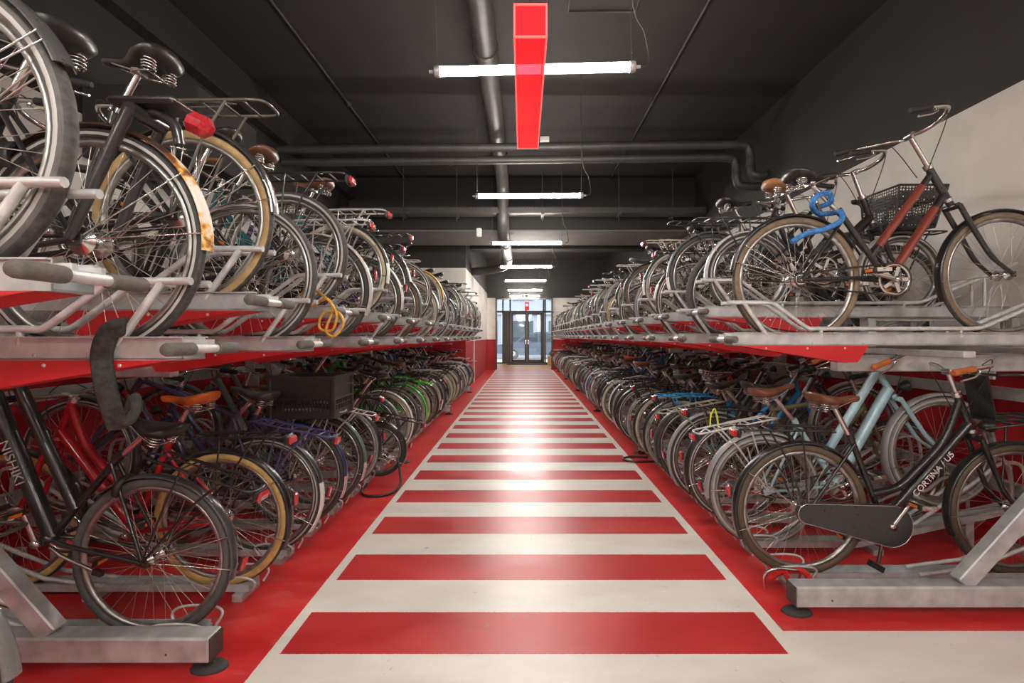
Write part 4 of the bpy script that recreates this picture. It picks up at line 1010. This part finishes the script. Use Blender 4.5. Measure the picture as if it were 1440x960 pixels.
for code, side, ys, xe, tier in rows:
    for k, y in enumerate(ys):
        rng = random.Random(hash_ := (sum(ord(c) for c in code)*1000+k*17+3))
        sp = base_spec(rng)
        rev = tier == 'upper' and rng.random() < .22
        xj = rng.uniform(-.03, .05); 
        o = OV.get((code, k))
        if o:
            sp.update(o); rev = o.get('rev', False); xj = o.get('xoff', 0.0)
        far = y > 8.5; lod = 2 if far else 0
        if tier == 'upper':
            hi = (k % 2 == 0) if code == 'LU' else (k % 2 == 1)
            z = (ZH if hi else ZL)-.04+(.02 if code == 'RU' else 0); tilt = math.radians(sp.get('tilt', 0))
        else:
            raised = (k % 2 == 0) if code == 'LL' else (k % 2 == 1)
            z = .039; tilt = math.radians(sp.get('tilt', 12)) if raised else 0
            if sp['bar_z'] > 1.0 and raised: sp['bar_z'] = .98
            if raised: sp['seat_z'] = min(sp['seat_z'], .97)
        x = xe+xj+sp['R']+(sp['R']*math.sin(tilt) if tilt and tier != 'upper' else 0)
        head = 0 if side > 0 else PI
        if rev:
            x = xe+xj+sp['R']+sp['wb']; head += PI
        row = 'right' if side > 0 else 'left'
        where = '%s from near end, %s %s' % (ordinal(k+1), row, 'upper tier' if tier == 'upper' else 'floor tier')
        lab = '%s %s bicycle with %s, %s' % (sp['pname'], STY[sp['style']], feature(sp), where)
        sp['kick'] = sp.get('kick', True)
        BIKES[code, k] = bicycle(sp, (side*x, y, z), head, tilt, lab, 'bicycles on the %s of the %s row' % ('upper tier' if tier == 'upper' else 'floor tier', row), lod)
# rust red paint on the two main tubes of the first right upper bicycle
gq = geo(dict(R=.347, wb=1.13, cot=.56, slack=.66, bbx=.5, bbz=.335, style='step'))
HT = Vector((gq.ax(gq.ht), 0, gq.ht)); HB = Vector((gq.ax(gq.hb), 0, gq.hb))
fr0 = [q for q in BIKES['RU', 0].children if q.name.startswith('frame')][0]
for a_, c_, r_ in ((HB+(HT-HB)*.2, gq.bb, .0225), (HT-(HT-HB)*.18, gq.bb+gq.sd*.16, .0205)):
    mobj('painted_tube', MB().tube([a_.lerp(c_, .16), a_.lerp(c_, .88)], r_, 12).mesh('painted_tube', ['paint']), fr0, C(128, 56, 44))['label'] = 'rust red painted tube'
# second bicycle of the left upper tier: thick carrier strut with a big lamp
lu1 = BIKES['LU', 1]
b = MB()
for s_ in (-1, 1): b.tube([(.0, s_*.07, .345), (-.165, s_*.062, .72)], [.013, .017], 10)
b.tube([(-.165, -.066, .72), (-.165, .066, .72)], .021, 10)
b.tube(spline([(-.165, 0, .735), (-.2, 0, .735), (-.25, 0, .70), (-.265, 0, .64)], 5), [.02]*6+[.015]*10, 10)
b.box((-.185, 0, .755), (.2, .11, .022), 0, None, .009)
mobj('carrier_strut', b.mesh('carrier_strut', ['paint']), lu1, (.03, .03, .032))
b = MB(); b.box((-.325, 0, .70), (.085, .06, .062), 0, Matrix.Rotation(-.42, 3, 'Y'), .02); mobj('tail_light', b.mesh('tail_light', ['redlens']), lu1)['label'] = 'big red tail lamp'
# a bicycle at the bottom left corner, only its rear fender in view
rng = random.Random(77); sp = base_spec(rng); sp.update(style='step', paint=(.02, .02, .02), fender=(.17, .17, .165), fname='grey', tail=None, tyre=TY['dark'], carrier=black, seat_z=.95, bar_z=.98, steer=0, roll=0, kick=False)
bicycle(sp, (-1.43-.345, 1.33, .0), PI, 0, 'bicycle at the picture corner, of which the pale grey rear fender shows', 'bicycles on the floor tier of the left row')
# frame lettering
def lettering(bike, text, a, c, size, y, mat, flip):
    cu = bpy.data.curves.new('frame_lettering', 'FONT'); cu.body = text; cu.size = size; cu.align_x = 'CENTER'; cu.align_y = 'CENTER'; cu.extrude = .0008
    cu.materials.append(M[mat])
    t_ = bpy.data.objects.new('frame_lettering_text', cu); COL.objects.link(t_); bpy.context.view_layer.update()
    me = bpy.data.meshes.new_from_object(t_.evaluated_get(bpy.context.evaluated_depsgraph_get())); bpy.data.objects.remove(t_); bpy.data.curves.remove(cu)
    o = bpy.data.objects.new('frame_lettering', me); COL.objects.link(o)
    fr = [q for q in bike.children if q.name.startswith('frame')][0]; o.parent = fr
    a = Vector(a); c = Vector(c); mid = (a+c)/2+Vector((0, y, 0)); d = (c-a).normalized()
    X = d; Z = Vector((0, 1 if y > 0 else -1, 0)); Y = Z.cross(X)
    Mx = Matrix((X, Y, Z)).transposed().to_4x4(); Mx.translation = mid
    o.matrix_basis = Mx
g0 = geo(dict(R=.352, wb=1.14, style='dutch'))
lettering(BIKES['RL', 0], 'CORTINA / U5', (.52, 0, .36), (.86, 0, .735), .047, -.028, 'white', 0)
lettering(BIKES['LL', 0], 'NISHIKI', (.80, 0, .69), (.56, 0, .41), .06, .033, 'stripe', 0)

# ------------------------------------------------------------------ loose things
# black crate strapped on a carrier in the left row
def crate(loc, rz, label):
    r = empty('crate', loc, (0, 0, rz)); tag(r, label, 'crate')
    lx, ly, h, t = .40, .34, .27, .008; b = MB()
    b.box((0, 0, .006), (lx, ly, .012))
    for s in (-1, 1):
        for (cx, cy, dx, dy) in ((0, s*(ly/2), lx, t), (s*(lx/2), 0, t, ly)):
            b.box((cx, cy, .19), (dx if dx > t else t, dy if dy > t else t, .14)); b.box((cx, cy, .025), (dx, dy, .05))
            b.box((cx*1.02, cy*1.02, .262), (dx+.02, dy+.02, .02)); b.box((cx*1.02, cy*1.02, .2), (dx+.012, dy+.012, .012)); b.box((cx*1.02, cy*1.02, .125), (dx+.012, dy+.012, .012))
            L = max(dx, dy); nsl = int(L/.022)
            for q in range(nsl+1):
                u = -L/2+L*q/nsl
                b.box((cx+(u if dx > dy else 0), cy+(u if dy > dx else 0), .085), (.008, .008, .08))
            b.box((cx, cy, .085), (dx, dy, .006))
    for sx in (-1, 1):
        for sy in (-1, 1): b.box((sx*lx/2, sy*ly/2, .135), (.03, .03, .27), bev=.008)
    mobj('crate_body', b.mesh('crate_body', ['crate']), r); return r
crate((-1.42, LLo[3], .79), 0.02, 'black slatted plastic crate on the carrier of the navy bicycle')
# yellow cable lock in the left upper tier
def loops(name, c, pts, r, mat, label, cat, flat=1.0, n=6, per=6):
    b = MB(); b.tube(spline(pts, per), r, n, flat=flat); return tag(mobj(name, b.mesh(name, [mat]), loc=c), label, cat)
yl = LU[4]
loops('cable_lock', (-.98, yl-.22, 1.45), [(-.18, .1, .08), (-.1, .05, .11), (0, 0, .06), (.06, -.02, -.02), (.03, 0, -.1), (-.04, .02, -.09), (-.03, .03, -.02), (.05, .02, -.01), (.09, -.01, -.07), (.05, -.02, -.13), (0, 0, -.1), (.02, .03, 0), (-.02, .06, .06), (-.12, .1, .02)], .007, 'yellowcable', 'yellow coiled cable lock hanging from a left upper tray handle', 'bike lock')
# black strap hanging from the second left tray
def at(px, py, Y): return ((px-735.5)*Y/FPX, Y, CAMZ+(472.5-py)*Y/FPX)
b = MB(); Ys = LU[1]-.07
b.tube(spline([at(182, 459, Ys+.05), at(168, 460, Ys), at(152, 470, Ys), at(143, 500, Ys), at(148, 540, Ys), at(157, 575, Ys+.02), at(166, 602, Ys+.06)], 5), .027, 10, flat=.28)
b.tube(spline([at(160, 585, Ys+.03), at(180, 592, Ys+.02), at(192, 572, Ys+.03), at(187, 556, Ys+.05), at(180, 580, Ys+.06), at(172, 600, Ys+.06)], 5), .015, 8, flat=.35)
tag(mobj('hanging_strap', b.mesh('hanging_strap', ['webbing'])), 'wide black strap hanging from the second left tray in front of the red panel', 'strap')
# blue sleeved chain lock on the first right upper bicycle
bl = RU[0]
pts = [at(1113, 340, bl-.045), at(1135, 328, bl-.05), at(1160, 322, bl-.055), at(1183, 310, bl-.06), at(1182, 298, bl-.03), at(1168, 300, bl+.05), at(1150, 300, bl+.03), at(1142, 288, bl-.04), at(1150, 275, bl-.05), at(1166, 272, bl-.055), at(1168, 284, bl-.02), at(1155, 290, bl+.03)]
loops('chain_lock', (0, 0, 0), pts, .0145, 'bluechain', 'blue sleeved chain lock wound round the seat tube of the black and red bicycle', 'bike lock', n=8)
# red strap on the floor hoop, right
r = empty('red_strap', (1.36, RLo[0]-.08, .0)); tag(r, 'red webbing strap tied round the wheel hoop near the black roadster', 'strap')
b = MB(); b.tube(spline([(-.08, .0, .06), (-.02, -.02, .11), (.0, -.05, .06), (.02, -.055, .006)], 5), .018, 8, flat=.25); b.tube(spline([(-.02, -.01, .10), (.08, -.03, .11), (.11, -.05, .06), (.13, -.06, .006)], 5), .016, 8, flat=.25); mobj('webbing', b.mesh('webbing', ['redweb']), r)
b = MB(); b.tube(spline([(-.1, .0, .008), (-.11, -.02, .09), (-.06, -.03, .125), (.02, -.03, .12), (.07, -.02, .1), (.06, 0, .02)], 5), .008, 7); mobj('shackle', b.mesh('shackle', ['chrome']), r)
loops('floor_lock', (-1.26, 4.1, .012), [(-.12, .1, 0), (-.1, -.1, .0), (.0, -.2, 0), (.14, -.16, .0), (.2, 0, .02), (.17, .12, .1), (.14, .16, .22)], .011, 'black', 'black cable lock looped on the red floor beside the folding bicycle', 'bike lock')
loops('floor_lock', (1.15, 5.1, .012), [(.2, .05, 0), (.05, .08, 0), (-.06, .03, 0), (-.08, -.06, 0), (0, -.12, 0), (.15, -.12, 0), (.3, -.1, 0)], .011, 'black', 'black cable lock lying on the red floor by the right zebra edge', 'bike lock')
# yellow lace on a carrier
loops('lace', (1.14+.345-.2, RLo[2], .80), [(0, -.07, -.0), (-.01, -.08, -.1), (.0, -.075, -.02), (.03, -.07, .02), (.05, -.08, -.12), (.04, -.08, -.02)], .005, 'lime', 'yellow lace dangling from a carrier on the right floor tier', 'lace')
